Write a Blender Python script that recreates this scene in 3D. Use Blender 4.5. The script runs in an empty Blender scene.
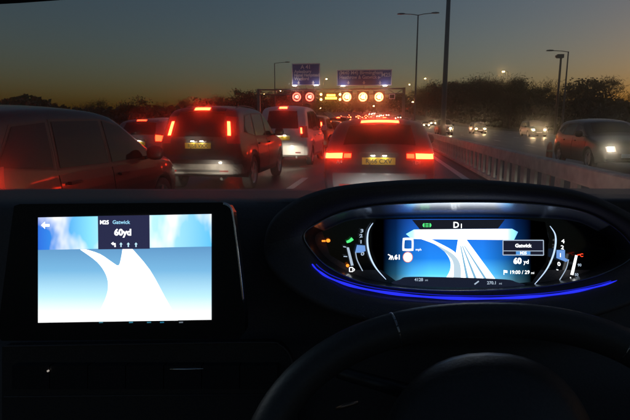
import bpy, bmesh, math, random
from mathutils import Vector, Matrix
random.seed(7)
S = bpy.context.scene
COL = S.collection
rad = math.radians

# ------------------------------------------------------------------ camera
F = 494.0                       # focal length in photo pixels (630 wide)
H = 1.38                        # camera height
YAW = math.atan(68 / F)
PIT = rad(10.0)
CAMP = Vector((0, 0, H))
FW = Vector((-math.sin(YAW) * math.cos(PIT), math.cos(YAW) * math.cos(PIT), -math.sin(PIT)))
RT = Vector((math.cos(YAW), math.sin(YAW), 0))
UP = RT.cross(FW)
cd = bpy.data.cameras.new('camera')
cam = bpy.data.objects.new('camera', cd)
COL.objects.link(cam)
cd.sensor_width = 36
cd.lens = 36 * F / 630
cd.clip_start = 0.02
cd.clip_end = 6000
cam.matrix_world = Matrix.Translation(CAMP) @ Matrix((RT, UP, -FW)).transposed().to_4x4()
S.camera = cam

# ------------------------------------------------------------------ sky, sun, exposure
SUN_AZ = rad(48)                # clockwise from +Y (ahead), towards the right
SUN_EL = rad(0.6)
w = bpy.data.worlds.new('World')
S.world = w
w.use_nodes = True
nt = w.node_tree
nt.nodes.clear()
sky = nt.nodes.new('ShaderNodeTexSky')
sky.sky_type = 'NISHITA'
sky.sun_disc = False
sky.sun_elevation = SUN_EL
sky.sun_rotation = SUN_AZ
sky.air_density = 1.0
sky.dust_density = 1.6
sky.ozone_density = 2.15
bg = nt.nodes.new('ShaderNodeBackground')
bg.inputs['Strength'].default_value = 0.15
out = nt.nodes.new('ShaderNodeOutputWorld')
nt.links.new(sky.outputs[0], bg.inputs['Color'])
nt.links.new(bg.outputs[0], out.inputs['Surface'])
sd = bpy.data.lights.new('sun', 'SUN')
sd.energy = 0.01
sd.angle = rad(10)
sd.color = (1, .75, .55)
sun = bpy.data.objects.new('sun', sd)
COL.objects.link(sun)
sun.rotation_euler = (rad(86), 0, math.pi - SUN_AZ)
S.view_settings.view_transform = 'Standard'
S.view_settings.look = 'None'
S.view_settings.exposure = 0.0
S.view_settings.gamma = 1.0
S.view_settings.use_curve_mapping = False
S.cycles.volume_bounces = 1


# ------------------------------------------------------------------ helpers
def ray(px, py):
    return FW + RT * ((px - 315) / F) + UP * ((210 - py) / F)


def cp(px, py, d):
    """point seen at a photo pixel, at d metres in front of the camera"""
    return CAMP + ray(px, py) * d


def on_y(px, py, Y):
    r = ray(px, py)
    return CAMP + r * (Y / r.y)


MATS = {}


def mat(name, col=(.1, .1, .1), rough=.5, metal=0., coat=0., noise=0., nscale=20., bump=0., spec=.5, bdist=.01):
    if name in MATS:
        return MATS[name]
    m = bpy.data.materials.new(name)
    m.use_nodes = True
    n = m.node_tree
    b = n.nodes['Principled BSDF']
    b.inputs['Base Color'].default_value = (*col, 1)
    b.inputs['Roughness'].default_value = rough
    b.inputs['Metallic'].default_value = metal
    b.inputs['Coat Weight'].default_value = coat
    b.inputs['Coat Roughness'].default_value = .06
    b.inputs['Specular IOR Level'].default_value = spec
    if noise or bump:
        tc = n.nodes.new('ShaderNodeTexCoord')
        nz = n.nodes.new('ShaderNodeTexNoise')
        nz.inputs['Scale'].default_value = nscale
        nz.inputs['Detail'].default_value = 6
        n.links.new(tc.outputs['Object'], nz.inputs['Vector'])
        if noise:
            r = n.nodes.new('ShaderNodeValToRGB')
            r.color_ramp.elements[0].position = .3
            r.color_ramp.elements[1].position = .7
            r.color_ramp.elements[0].color = (*[c * (1 - noise) for c in col], 1)
            r.color_ramp.elements[1].color = (*[min(1, c * (1 + noise)) for c in col], 1)
            n.links.new(nz.outputs['Fac'], r.inputs['Fac'])
            n.links.new(r.outputs[0], b.inputs['Base Color'])
        if bump:
            bp = n.nodes.new('ShaderNodeBump')
            bp.inputs['Strength'].default_value = bump
            bp.inputs['Distance'].default_value = bdist
            n.links.new(nz.outputs['Fac'], bp.inputs['Height'])
            n.links.new(bp.outputs[0], b.inputs['Normal'])
    MATS[name] = m
    return m


def emit(name, col, st):
    if name in MATS:
        return MATS[name]
    m = bpy.data.materials.new(name)
    m.use_nodes = True
    n = m.node_tree
    n.nodes.clear()
    e = n.nodes.new('ShaderNodeEmission')
    e.inputs[0].default_value = (*col, 1)
    e.inputs[1].default_value = st
    o = n.nodes.new('ShaderNodeOutputMaterial')
    n.links.new(e.outputs[0], o.inputs[0])
    MATS[name] = m
    return m


def mesh_obj(name, me, m=None, parent=None, smooth=False):
    o = bpy.data.objects.new(name, me)
    COL.objects.link(o)
    if m is not None:
        if len(me.materials) == 0:
            me.materials.append(m)
        elif me.materials[0] is not m:
            o.material_slots[0].link = 'OBJECT'
            o.material_slots[0].material = m
    if parent is not None:
        o.parent = parent
    if smooth:
        for p in me.polygons:
            p.use_smooth = True
    return o


def mk(name, v, f, m=None, parent=None, smooth=False):
    me = bpy.data.meshes.new(name)
    me.from_pydata([tuple(a) for a in v], [], f)
    me.update()
    return mesh_obj(name, me, m, parent, smooth)


def tag(o, label=None, cat=None, group=None, kind=None):
    if label:
        o['label'] = label
    if cat:
        o['category'] = cat
    if group:
        o['group'] = group
    if kind:
        o['kind'] = kind
    return o


def thing(name, label, cat, loc=(0, 0, 0), rz=0., group=None):
    o = bpy.data.objects.new(name, None)
    o.empty_display_size = .2
    COL.objects.link(o)
    o.location = loc
    o.rotation_euler = (0, 0, rz)
    return tag(o, label, cat, group)


class MB:
    def __init__(s):
        s.v = []
        s.f = []

    def add(s, v, f):
        b = len(s.v)
        s.v += [tuple(a) for a in v]
        s.f += [tuple(b + i for i in q) for q in f]
        return s

    def box(s, x0, x1, y0, y1, z0, z1):
        return s.add([(x0, y0, z0), (x1, y0, z0), (x1, y1, z0), (x0, y1, z0), (x0, y0, z1), (x1, y0, z1), (x1, y1, z1), (x0, y1, z1)],
                     [(0, 3, 2, 1), (4, 5, 6, 7), (0, 1, 5, 4), (1, 2, 6, 5), (2, 3, 7, 6), (3, 0, 4, 7)])

    def tube(s, pts, r, n=10, close=False, caps=True):
        pts = [Vector(p) for p in pts]
        N = len(pts)
        rs = r if isinstance(r, (list, tuple)) else [r] * N
        b = len(s.v)
        prev = None
        for i, p in enumerate(pts):
            if close:
                t = pts[(i + 1) % N] - pts[i - 1]
            else:
                t = pts[min(i + 1, N - 1)] - pts[max(i - 1, 0)]
            t.normalize()
            if prev is None:
                a = t.orthogonal().normalized()
            else:
                a = (prev - t * prev.dot(t)).normalized()
            prev = a
            c = t.cross(a)
            for k in range(n):
                g = 2 * math.pi * k / n
                s.v.append(tuple(p + (a * math.cos(g) + c * math.sin(g)) * rs[i]))
        for i in range(N if close else N - 1):
            j = (i + 1) % N
            for k in range(n):
                l = (k + 1) % n
                s.f.append((b + i * n + k, b + i * n + l, b + j * n + l, b + j * n + k))
        if caps and not close:
            s.f.append(tuple(b + k for k in range(n))[::-1])
            s.f.append(tuple(b + (N - 1) * n + k for k in range(n)))
        return s

    def grid(s, rows):
        b = len(s.v)
        nr, nc = len(rows), len(rows[0])
        for r in rows:
            s.v += [tuple(p) for p in r]
        for i in range(nr - 1):
            for j in range(nc - 1):
                s.f.append((b + i * nc + j, b + i * nc + j + 1, b + (i + 1) * nc + j + 1, b + (i + 1) * nc + j))
        return s

    def prism(s, poly, d):
        """poly: list of Vectors, pushed along the vector d"""
        n = len(poly)
        d = Vector(d)
        v = [Vector(p) for p in poly] + [Vector(p) + d for p in poly]
        f = [tuple(range(n)), tuple(range(2 * n - 1, n - 1, -1))]
        for i in range(n):
            j = (i + 1) % n
            f.append((i, n + i, n + j, j))
        return s.add(v, f)

    def mesh(s, name='m'):
        me = bpy.data.meshes.new(name)
        me.from_pydata(s.v, [], s.f)
        bm = bmesh.new()
        bm.from_mesh(me)
        bmesh.ops.recalc_face_normals(bm, faces=bm.faces)
        bm.to_mesh(me)
        bm.free()
        return me

    def obj(s, name, m=None, parent=None, smooth=False):
        return mesh_obj(name, s.mesh(name), m, parent, smooth)


def spline(pts, n, close=False):
    """Catmull-Rom through points (tuples of any length), n samples a segment"""
    pts = [Vector(p) for p in pts]
    N = len(pts)
    o = []
    segs = N if close else N - 1
    for i in range(segs):
        if close:
            a, b, c, d = pts[i - 1], pts[i], pts[(i + 1) % N], pts[(i + 2) % N]
        else:
            a, b, c, d = pts[max(i - 1, 0)], pts[i], pts[i + 1], pts[min(i + 2, N - 1)]
        for k in range(n):
            t = k / n
            o.append(.5 * ((2 * b) + (c - a) * t + (2 * a - 5 * b + 4 * c - d) * t * t + (3 * b - a - 3 * c + d) * t ** 3))
    if not close:
        o.append(pts[-1])
    return o


def lerp_table(tab, x):
    if x <= tab[0][0]:
        return tab[0][1]
    for (a, b), (c, d) in zip(tab, tab[1:]):
        if x <= c:
            return b + (d - b) * (x - a) / (c - a)
    return tab[-1][1]


TEXT_CACHE = {}


def text_mesh(s, align='LEFT', bold=0.):
    k = (s, align, bold)
    if k not in TEXT_CACHE:
        cu = bpy.data.curves.new('t', 'FONT')
        cu.body = s
        cu.align_x = align
        cu.align_y = 'CENTER'
        cu.resolution_u = 3
        cu.offset = bold
        o = bpy.data.objects.new('t', cu)
        COL.objects.link(o)
        dg = bpy.context.evaluated_depsgraph_get()
        me = bpy.data.meshes.new_from_object(o.evaluated_get(dg))
        me.materials.clear()
        bpy.data.objects.remove(o)
        bpy.data.curves.remove(cu)
        TEXT_CACHE[k] = me
    return TEXT_CACHE[k].copy()


def text_on(name, s, pos, ex, ey, size, m, parent, align='LEFT', bold=0., sx=1.):
    """flat lettering at pos, baseline along ex, up along ey, em height size"""
    me = text_mesh(s, align, bold)
    ex, ey = Vector(ex), Vector(ey)
    for v in me.vertices:
        c = v.co.copy()
        v.co = Vector(pos) + ex * (c.x * size * sx) + ey * (c.y * size)
    me.update()
    return mesh_obj(name, me, m, parent)


# ------------------------------------------------------------------ the road's line over the ground
def rise(Y):
    if Y < 70:
        return 0.
    if Y < 250:
        return .00013 * (Y - 70) ** 2
    return .00013 * 180 ** 2 + .04 * (Y - 250)


def bend(Y):
    if Y < 60:
        return 0.
    if Y < 300:
        return -.00030 * (Y - 60) ** 2
    return -.0003 * 240 ** 2 - .144 * (Y - 300)


YS = [-60, -20] + list(range(0, 60, 10)) + list(range(60, 420, 10)) + [440, 480, 540, 620]


def strip(name, x0, x1, z, m, ys=YS, parent=None):
    rows = [[(x0 + bend(y), y, rise(y) + z), (x1 + bend(y), y, rise(y) + z)] for y in ys]
    return MB().grid(rows).obj(name, m, parent)


# ------------------------------------------------------------------ materials
def asphalt():
    m = mat('asphalt', (.05, .047, .045), .42)
    n = m.node_tree
    b = n.nodes['Principled BSDF']
    tc = n.nodes.new('ShaderNodeTexCoord')
    mp = n.nodes.new('ShaderNodeMapping')
    mp.inputs['Scale'].default_value = (1, .12, 1)
    big = n.nodes.new('ShaderNodeTexNoise')
    big.inputs['Scale'].default_value = 1.2
    big.inputs['Detail'].default_value = 5
    fine = n.nodes.new('ShaderNodeTexNoise')
    fine.inputs['Scale'].default_value = 60
    fine.inputs['Detail'].default_value = 4
    n.links.new(tc.outputs['Object'], mp.inputs['Vector'])
    n.links.new(mp.outputs[0], big.inputs['Vector'])
    n.links.new(tc.outputs['Object'], fine.inputs['Vector'])
    r = n.nodes.new('ShaderNodeValToRGB')
    r.color_ramp.elements[0].color = (.022, .021, .020, 1)
    r.color_ramp.elements[1].color = (.055, .052, .05, 1)
    n.links.new(big.outputs['Fac'], r.inputs['Fac'])
    n.links.new(r.outputs[0], b.inputs['Base Color'])
    rr = n.nodes.new('ShaderNodeMapRange')
    rr.inputs['To Min'].default_value = .3
    rr.inputs['To Max'].default_value = .6
    n.links.new(big.outputs['Fac'], rr.inputs['Value'])
    n.links.new(rr.outputs[0], b.inputs['Roughness'])
    bp = n.nodes.new('ShaderNodeBump')
    bp.inputs['Strength'].default_value = .5
    bp.inputs['Distance'].default_value = .006
    n.links.new(fine.outputs['Fac'], bp.inputs['Height'])
    n.links.new(bp.outputs[0], b.inputs['Normal'])
    return m


M_ROAD = asphalt()
M_GRASS = mat('verge_grass', (.045, .05, .025), .9, noise=.5, nscale=3)
M_PAINT = mat('road_paint', (.75, .74, .70), .5, noise=.15, nscale=30)
M_CONC = mat('concrete', (.52, .50, .44), .8, noise=.25, nscale=6, bump=.3)
M_STEEL = mat('galvanised_steel', (.22, .22, .22), .5, .6)
M_POLE = mat('lamp_post_steel', (.10, .10, .10), .5, .5)
M_BLACK = mat('black_plastic', (.012, .012, .013), .45)
M_TYRE = mat('tyre_rubber', (.02, .02, .02), .8)
M_RIM = mat('alloy_rim', (.45, .45, .46), .3, .9)
M_GLASS = mat('dark_car_glass', (.004, .004, .005), .06, spec=.22)
M_CHROME = mat('chrome', (.8, .8, .82), .15, 1.)
M_LENS_OFF = mat('red_lens', (.25, .01, .01), .15)
M_CLEAR = mat('clear_lens', (.5, .5, .5), .1)
M_BRAKE = emit('brake_light_red', (1, .032, .009), 40)
M_BRAKE2 = emit('tail_light_red', (1, .03, .008), 12)
M_FARBRAKE = emit('far_brake_light_red', (1, .07, .022), 170)
M_HEAD = emit('headlight_white', (1, .84, .60), 70)
M_HEADFAR = emit('far_headlight_warm', (1, .68, .36), 420)
M_PLATE = mat('yellow_plate', (.85, .60, .04), .45)
M_PLATETXT = mat('plate_black', (.01, .01, .01), .5)
M_PLATELAMP = emit('plate_lamp_white', (1, .9, .75), 45)
M_SIGN = mat('sign_blue', (.05, .09, .34), .6)
M_SIGNW = mat('sign_white', (.75, .77, .8), .5)


# ------------------------------------------------------------------ ground and carriageways
gx = [-900, -300, -120, -60, -30, -19, 0, 22, 40, 80, 150, 300, 900]
gy = YS + [800, 1200, 2500]
rows = []
for y in gy:
    rows.append([(x + bend(min(y, 620)), y, rise(min(y, 620)) - .05) for x in gx])
tag(MB().grid(rows).obj('ground', M_GRASS), kind='structure')
road = tag(strip('road', -17.2, 2.45, 0, M_ROAD), kind='structure')
road2 = tag(strip('opposite_road', 4.6, 21.0, 0, M_ROAD), kind='structure')
tag(strip('central_reservation', 2.45, 4.6, -.012, mat('gravel', (.10, .09, .08), .9, noise=.5, nscale=25, bump=.5)), kind='structure')
yl = [a for a in YS if a <= 420]
strip('edge_line', 1.96, 2.14, .005, M_PAINT, yl, road)
strip('edge_line', -13.4, -13.2, .005, M_PAINT, yl, road)
strip('edge_line', 4.95, 5.13, .005, M_PAINT, yl, road2)
dash = MB().add([(-.08, 0, 0), (.08, 0, 0), (.08, 2.2, 0), (-.08, 2.2, 0)], [(0, 1, 2, 3)]).mesh('lane_marking')
for xl in (-1.95, -5.65, -9.35):
    y = 1.2
    while y < 170:
        o = mesh_obj('lane_marking', dash, M_PAINT, road)
        o.location = (xl + bend(y), y, rise(y) + .006)
        o.rotation_euler = (math.atan((rise(y + 2.2) - rise(y)) / 2.2), 0, -math.atan((bend(y + 2.2) - bend(y)) / 2.2))
        y += 9
for xl in (8.9, 12.6, 16.3):
    y = 4.
    while y < 120:
        o = mesh_obj('lane_marking', dash, M_PAINT, road2)
        o.location = (xl + bend(y), y, rise(y) + .006)
        y += 9

# ------------------------------------------------------------------ slotted concrete barrier
bar = thing('concrete_barrier', 'long pale concrete barrier of posts and gaps beside the right lane', 'barrier', (2.72, 0, 0))
yb = [1, 10, 20, 30, 40, 50] + list(range(60, 260, 10))


def sweep(sec, ys, x0=0.):
    rows = []
    for y in ys:
        rows.append([(x0 + bend(y) + a, y, rise(y) + b) for a, b in sec])
    return MB().grid(rows)


sweep([(-.09, .56), (-.10, .58), (-.10, .78), (-.08, .80), (.08, .80), (.10, .78), (.10, .58), (.09, .56), (-.09, .56)], yb).obj('rail', M_CONC, bar)
sweep([(-.13, -.01), (-.13, .05), (-.11, .08), (.11, .08), (.13, .05), (.13, -.01)], yb).obj('plinth', M_CONC, bar)
pm = MB().box(-.07, -.02, -.13, .13, .07, .57).mesh('post')
far = MB()
y = 1.4
while y < 200:
    if y < 75:
        o = mesh_obj('post', pm, M_CONC, bar)
        o.location = (bend(y), y, rise(y))
    else:
        far.box(bend(y) - .07, bend(y) - .02, y - .10, y + .10, rise(y) + .07, rise(y) + .57)
    y += .655
tag(far.obj('far_posts', M_CONC, bar), kind='stuff')
# orange marker cone standing on the barrier base
mkr = thing('marker_post', 'orange marker post with rounded top standing just behind the concrete barrier', 'marker post', (3.0, 9.55, 0))
M_OR = mat('orange_plastic', (.38, .08, .035), .6)
MB().tube([(0, 0, 0), (0, 0, .06), (0, 0, .07), (0, 0, .84), (0, 0, .98), (0, 0, 1.04)], [.1, .1, .06, .055, .045, .015], 14).obj('post', M_OR, mkr, True)
MB().tube([(0, 0, .86), (0, 0, .90)], [.0555, .0525], 14).obj('reflective_band', mat('dull_band', (.45, .3, .2), .5), mkr, True)


# ------------------------------------------------------------------ vehicles
class Body:
    """one car shape: side profile (rear to front), plan width, tumblehome"""

    def __init__(s, prof, w, belt, roof, tum, zb, yr, yf, wr, r=.10, crown=.045, taper=(.10, .16)):
        s.p = spline([(a, b, 0) for a, b in prof], 8)
        ys = [q.x for q in s.p]
        for i in range(1, len(s.p)):
            if s.p[i].x <= s.p[i - 1].x:
                s.p[i].x = s.p[i - 1].x + .0008
        s.w, s.belt, s.roof, s.tum, s.zb, s.yr, s.yf, s.wr, s.r, s.crown, s.taper = w, belt, roof, tum, zb, yr, yf, wr, r, crown, taper
        s.y0, s.y1 = s.p[0].x, s.p[-1].x

    def top(s, y):
        p = s.p
        if y <= p[0].x:
            return p[0].y
        for a, b in zip(p, p[1:]):
            if y <= b.x:
                return a.y + (b.y - a.y) * (y - a.x) / (b.x - a.x)
        return p[-1].y

    def bot(s, y):
        z = s.zb
        e = min(y - s.y0, s.y1 - y)
        if e < .5:
            z += .10 * (1 - e / .5)
        ra = s.wr + .055
        for yw in (s.yr, s.yf):
            if abs(y - yw) < ra:
                z = max(z, s.wr + math.sqrt(ra * ra - (y - yw) ** 2))
        return z

    def W(s, y, z):
        w = s.w
        a = max(0, (s.y0 + .7 - y) / .7)
        b = max(0, (y - s.y1 + .9) / .9)
        w *= 1 - s.taper[0] * a ** 2.2 - s.taper[1] * b ** 2.2
        w *= 1 - .10 * ((min(z, s.belt) - .62) / .5) ** 2
        if z > s.belt:
            w -= s.tum * ((z - s.belt) / (s.roof - s.belt)) ** 1.15
        return w

    def dist(s, y, z):
        d = 9.
        for a, b in zip(s.p, s.p[1:]):
            ex, ey = b.x - a.x, b.y - a.y
            l = ex * ex + ey * ey
            t = 0 if l == 0 else max(0, min(1, ((y - a.x) * ex + (z - a.y) * ey) / l))
            q = (y - a.x - ex * t) ** 2 + (z - a.y - ey * t) ** 2
            if q < d:
                d = q
        return math.sqrt(d)

    def sx(s, y, z):
        d = s.dist(y, z)
        x = s.W(y, z)
        if d < s.r:
            x += -s.r + math.sqrt(max(0, s.r ** 2 - (s.r - d) ** 2))
        return x

    def nrm(s, y):
        p = s.p
        i = 0
        while i < len(p) - 2 and p[i + 1].x < y:
            i += 1
        t = Vector((0, p[i + 1].x - p[i].x, p[i + 1].y - p[i].y)).normalized()
        return Vector((0, -t.z, t.y))

    def mesh(s, step=.09, nz=13, ns=9):
        ys = [s.y0]
        acc = 0
        for a, b in zip(s.p, s.p[1:]):
            acc += math.hypot(b.x - a.x, b.y - a.y)
            if acc > step * .6:
                ys.append(b.x)
                acc = 0
        for yw in (s.yr, s.yf):
            ra = s.wr + .055
            for k in range(13):
                ys.append(yw - ra * math.cos(math.pi * k / 12))
        y = s.y0 + .3
        while y < s.y1:
            ys.append(y)
            y += .16
        ys.append(s.y1)
        ys = sorted(ys)
        u = [ys[0]]
        for a in ys[1:]:
            if a - u[-1] > .0015:
                u.append(a)
        rows = []
        for y in u:
            zt, zb = s.top(y), s.bot(y)
            if zt < zb + .03:
                zt = zb + .03
            n = s.nrm(y)
            side = []
            for k in range(nz + 1):
                q = 1 - (1 - k / nz) ** 1.6
                z = zb + (zt - zb) * q
                side.append((s.sx(y, z), y, z))
            xe = side[-1][0]
            top = []
            for k in range(1, ns):
                f = 1 - 2 * k / ns
                c = s.crown * (1 - f * f)
                top.append((xe * f, y + n.y * c, zt + n.z * c))
            row = side + top + [(-a, b, c) for a, b, c in reversed(side)]
            row.append(row[0])
            rows.append(row)
        m = MB().grid(rows)
        nc = len(rows[0])
        m.f.append(tuple(range(nc - 1)))
        m.f.append(tuple((len(rows) - 1) * nc + k for k in range(nc - 1))[::-1])
        me = m.mesh('body')
        bm = bmesh.new()
        bm.from_mesh(me)
        bmesh.ops.remove_doubles(bm, verts=bm.verts, dist=.0004)
        bmesh.ops.recalc_face_normals(bm, faces=bm.faces)
        bm.to_mesh(me)
        bm.free()
        for p in me.polygons:
            p.use_smooth = len(p.vertices) <= 4
        return me

    def end_y(s, z, front=False):
        p = s.p if not front else list(reversed(s.p))
        for a, b in zip(p, p[1:]):
            if a.y <= z <= b.y:
                return a.x + (b.x - a.x) * (z - a.y) / max(1e-6, b.y - a.y)
        return p[0].x

    def endp(s, f, z, off, front=False):
        y = s.end_y(z, front)
        if abs(f) > 1:
            y += (abs(f) - 1) * .5 * (-1 if front else 1)
            return Vector((math.copysign(s.sx(y, z) + off * min(1, .3 + (abs(f) - 1) * 4), f), y - (0 if front else off * max(0, 1 - (abs(f) - 1) * 4)), z))
        n = s.nrm(y)
        xe = s.sx(y, z)
        c = s.crown * (1 - min(1, f * f)) + off
        q = Vector((xe * f, y, z)) + n * c
        return q

    def patch(s, z0, z1, f0, f1, off=.006, front=False, nz=5, nf=7, skirt=.03):
        """a panel lying on the rear (or front) of the car; f0/f1 numbers or functions of 0..1 height"""
        g0 = f0 if callable(f0) else (lambda t: f0)
        g1 = f1 if callable(f1) else (lambda t: f1)
        rows = []
        for i in range(nz + 1):
            t = i / nz
            z = z0 + (z1 - z0) * t
            rows.append([s.endp(g0(t) + (g1(t) - g0(t)) * j / nf, z, off, front) for j in range(nf + 1)])
        rows.insert(0, [s.endp(g0(0) + (g1(0) - g0(0)) * j / nf, z0, off - skirt, front) for j in range(nf + 1)])
        rows.append([s.endp(g0(1) + (g1(1) - g0(1)) * j / nf, z1, off - skirt, front) for j in range(nf + 1)])
        for i, r in enumerate(rows):
            ir = min(max(i - 1, 0), nz)
            t = ir / nz
            z = z0 + (z1 - z0) * t
            r.insert(0, s.endp(g0(t), z, off - skirt, front))
            r.append(s.endp(g1(t), z, off - skirt, front))
        return MB().grid(rows)

    def side(s, poly, off=.006, right=True, skirt=.03, sub=3):
        sg = 1 if right else -1
        pts = []
        n = len(poly)
        for i in range(n):
            a, b = poly[i], poly[(i + 1) % n]
            for k in range(sub):
                t = k / sub
                y, z = a[0] + (b[0] - a[0]) * t, a[1] + (b[1] - a[1]) * t
                pts.append(Vector((sg * (s.sx(y, z) + off), y, z)))
        return MB().prism(pts, (-sg * skirt, 0, 0))

    def upper(s, u0, u1, f0=-.86, f1=.86, off=.006, k=8):
        """a panel on the top surface between two y (windscreen)"""
        rows = []
        for i in range(k + 1):
            y = u0 + (u1 - u0) * i / k
            n = s.nrm(y)
            xe = s.sx(y, s.top(y))
            rows.append([Vector((xe * (f0 + (f1 - f0) * j / 8), y, s.top(y))) + n * (s.crown * (1 - (f0 + (f1 - f0) * j / 8) ** 2) + off) for j in range(9)])
        return MB().grid(rows)


def lathe(prof, n=28):
    """profile (radius, x) about the x axis"""
    rows = [[(x, r * math.cos(2 * math.pi * k / n), r * math.sin(2 * math.pi * k / n)) for k in range(n + 1)] for r, x in prof]
    return MB().grid(rows)


WHEELS = {}


def wheel_meshes(r):
    if r not in WHEELS:
        t = lathe([(r * .66, -.09), (r * .9, -.10), (r * .985, -.085), (r, -.05), (r, .05), (r * .985, .085), (r * .9, .10), (r * .66, .09)])
        ri = lathe([(r * .67, .088), (r * .62, .07), (r * .60, .02), (r * .12, .03), (.001, .035)])
        for k in range(5):
            a = 2 * math.pi * k / 5
            c, q = math.cos(a), math.sin(a)
            pts = []
            for rr, hw in ((r * .10, .045), (r * .62, .035)):
                for e in (-1, 1):
                    pts.append(Vector((.075, rr * c - e * hw * q, rr * q + e * hw * c)))
            ri.prism([pts[0], pts[1], pts[3], pts[2]], (-.04, 0, 0))
        ri.add(*(lambda m: (m.v, m.f))(lathe([(r * .15, .06), (r * .15, .085), (.001, .09)], 14)))
        tm, rm = t.mesh('tyre'), ri.mesh('rim')
        for p in tm.polygons:
            p.use_smooth = True
        WHEELS[r] = (tm, rm)
    return WHEELS[r]


PROTO = {}
P_BUMP = mat('silver_bumper', (.13, .125, .115), .4, .3, noise=.3, nscale=9)


def build_proto(kind):
    """list of (index, parent index, name, mesh, material, smooth, location, flip)"""
    P = []

    def part(name, mb, m, par=-1, smooth=False, loc=(0, 0, 0), rz=0.):
        me = mb if isinstance(mb, bpy.types.Mesh) else mb.mesh(name)
        if smooth:
            for p in me.polygons:
                p.use_smooth = True
        P.append((par, name, me, m, loc, rz))
        return len(P) - 1

    if kind == 'people_carrier':
        b = Body([(-2.08, .34), (-2.09, .55), (-2.06, .62), (-2.04, .92), (-1.96, 1.15), (-1.80, 1.42), (-1.62, 1.53), (-1.2, 1.575), (-.5, 1.60), (.1, 1.57), (.45, 1.47), (1.02, 1.12), (1.2, 1.02), (1.75, .90), (1.98, .74), (2.06, .56), (2.07, .36)],
                 .90, .93, 1.6, .16, .22, -1.27, 1.33, .315)
    elif kind == 'tall_suv':
        b = Body([(-2.22, .36), (-2.24, .50), (-2.23, .66), (-2.17, .70), (-2.15, 1.02), (-2.07, 1.22), (-1.93, 1.50), (-1.78, 1.63), (-1.4, 1.68), (-.5, 1.71), (.1, 1.67), (.4, 1.57), (.95, 1.19), (1.15, 1.10), (1.8, .99), (2.1, .82), (2.2, .6), (2.21, .4)],
                 .91, 1.06, 1.7, .17, .28, -1.30, 1.32, .345)
    elif kind == 'white_mpv':
        b = Body([(-2.18, .34), (-2.20, .48), (-2.19, .66), (-2.15, .70), (-2.13, 1.05), (-2.06, 1.30), (-1.96, 1.62), (-1.84, 1.74), (-1.4, 1.80), (-.5, 1.82), (.2, 1.77), (.6, 1.62), (1.15, 1.2), (1.35, 1.10), (1.85, .95), (2.1, .78), (2.18, .6), (2.19, .4)],
                 .90, 1.05, 1.8, .15, .26, -1.35, 1.38, .33)
    elif kind == 'estate':
        b = Body([(-2.33, .30), (-2.36, .44), (-2.35, .60), (-2.29, .64), (-2.26, .92), (-2.17, .99), (-1.98, 1.17), (-1.76, 1.33), (-1.58, 1.395), (-1.2, 1.42), (-.5, 1.425), (.1, 1.37), (.4, 1.28), (.98, .99), (1.15, .93), (1.9, .80), (2.22, .66), (2.33, .5), (2.34, .34)],
                 .92, .94, 1.42, .19, .2, -1.38, 1.45, .33)
    elif kind == 'hatchback':
        b = Body([(-1.98, .32), (-2.0, .46), (-1.99, .62), (-1.95, .66), (-1.92, .95), (-1.80, 1.12), (-1.62, 1.35), (-1.45, 1.43), (-1.1, 1.465), (-.4, 1.48), (.15, 1.43), (.45, 1.33), (1.0, 1.02), (1.18, .95), (1.75, .83), (1.95, .68), (2.04, .5), (2.05, .34)],
                 .885, .95, 1.46, .17, .2, -1.25, 1.3, .31)
    B = b
    PROTO[kind + '_body'] = B
    part('body', B.mesh(), 'paint')
    zb, zr = B.belt, B.roof
    # glass on the tail
    rw = {'people_carrier': (1.02, 1.44), 'tall_suv': (1.10, 1.55), 'white_mpv': (1.14, 1.66), 'estate': (1.02, 1.31), 'hatchback': (1.02, 1.36)}[kind]
    part('rear_window', B.patch(rw[0], rw[1], lambda t: -.80 + .02 * t, lambda t: .80 - .02 * t, .005), M_GLASS, smooth=False)
    # high-level brake light
    hb = {'people_carrier': (1.475, 1.505, .22), 'tall_suv': (1.585, 1.62, .27), 'white_mpv': (1.70, 1.735, .22), 'estate': (1.335, 1.365, .50), 'hatchback': (1.385, 1.41, .25)}[kind]
    part('spoiler', B.patch(hb[0] - .02, hb[1] + .02, -.8, .8, .018, nz=3), 'paint')
    part('high_brake_light', B.patch(hb[0], hb[1], -hb[2], hb[2], .026, nz=2), 'brake')
    # bumper
    bz = {'people_carrier': (.36, .60), 'tall_suv': (.38, .665), 'white_mpv': (.36, .68), 'estate': (.34, .60), 'hatchback': (.34, .62)}[kind]
    bp = part('rear_bumper', B.patch(bz[0], bz[1], -1.66, 1.66, .010, nz=8, nf=40), 'bumper')
    if kind == 'estate':
        part('diffuser', B.patch(.335, .42, -.7, .7, .022, nf=10), M_BLACK, bp)
    if kind == 'tall_suv':
        part('lower_guard', B.patch(.40, .585, lambda t: -1.42 + .25 * t, lambda t: 1.42 - .25 * t, .020, nz=8, nf=40), P_BUMP, bp)
        part('guard_slot', B.patch(.425, .475, -.62, .62, .026, nz=3, nf=12), M_BLACK, bp)
    for e in (-1, 1):
        part('rear_reflector', B.patch(bz[0] + .05, bz[0] + .085, *sorted((e * .62, e * .86)), .022, nz=2), M_LENS_OFF, bp)
    # plate
    pz = {'people_carrier': (.74, .85), 'tall_suv': (.885, .995), 'white_mpv': (.80, .91), 'estate': (.735, .845), 'hatchback': (.73, .84)}[kind]
    y = B.end_y(.5 * (pz[0] + pz[1])) - B.crown - .012
    pl = MB().box(-.26, .26, y - .012, y + .05, pz[0], pz[1])
    PROTO[kind + '_plate'] = (y - .0145, .5 * (pz[0] + pz[1]))
    ip = part('number_plate', pl, M_PLATE)
    part('plate_lamp', MB().box(-.12, -.06, y - .05, y - .03, pz[1] + .030, pz[1] + .038), M_PLATELAMP)
    part('plate_lamp', MB().box(.06, .12, y - .05, y - .03, pz[1] + .030, pz[1] + .038), M_PLATELAMP)
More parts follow.
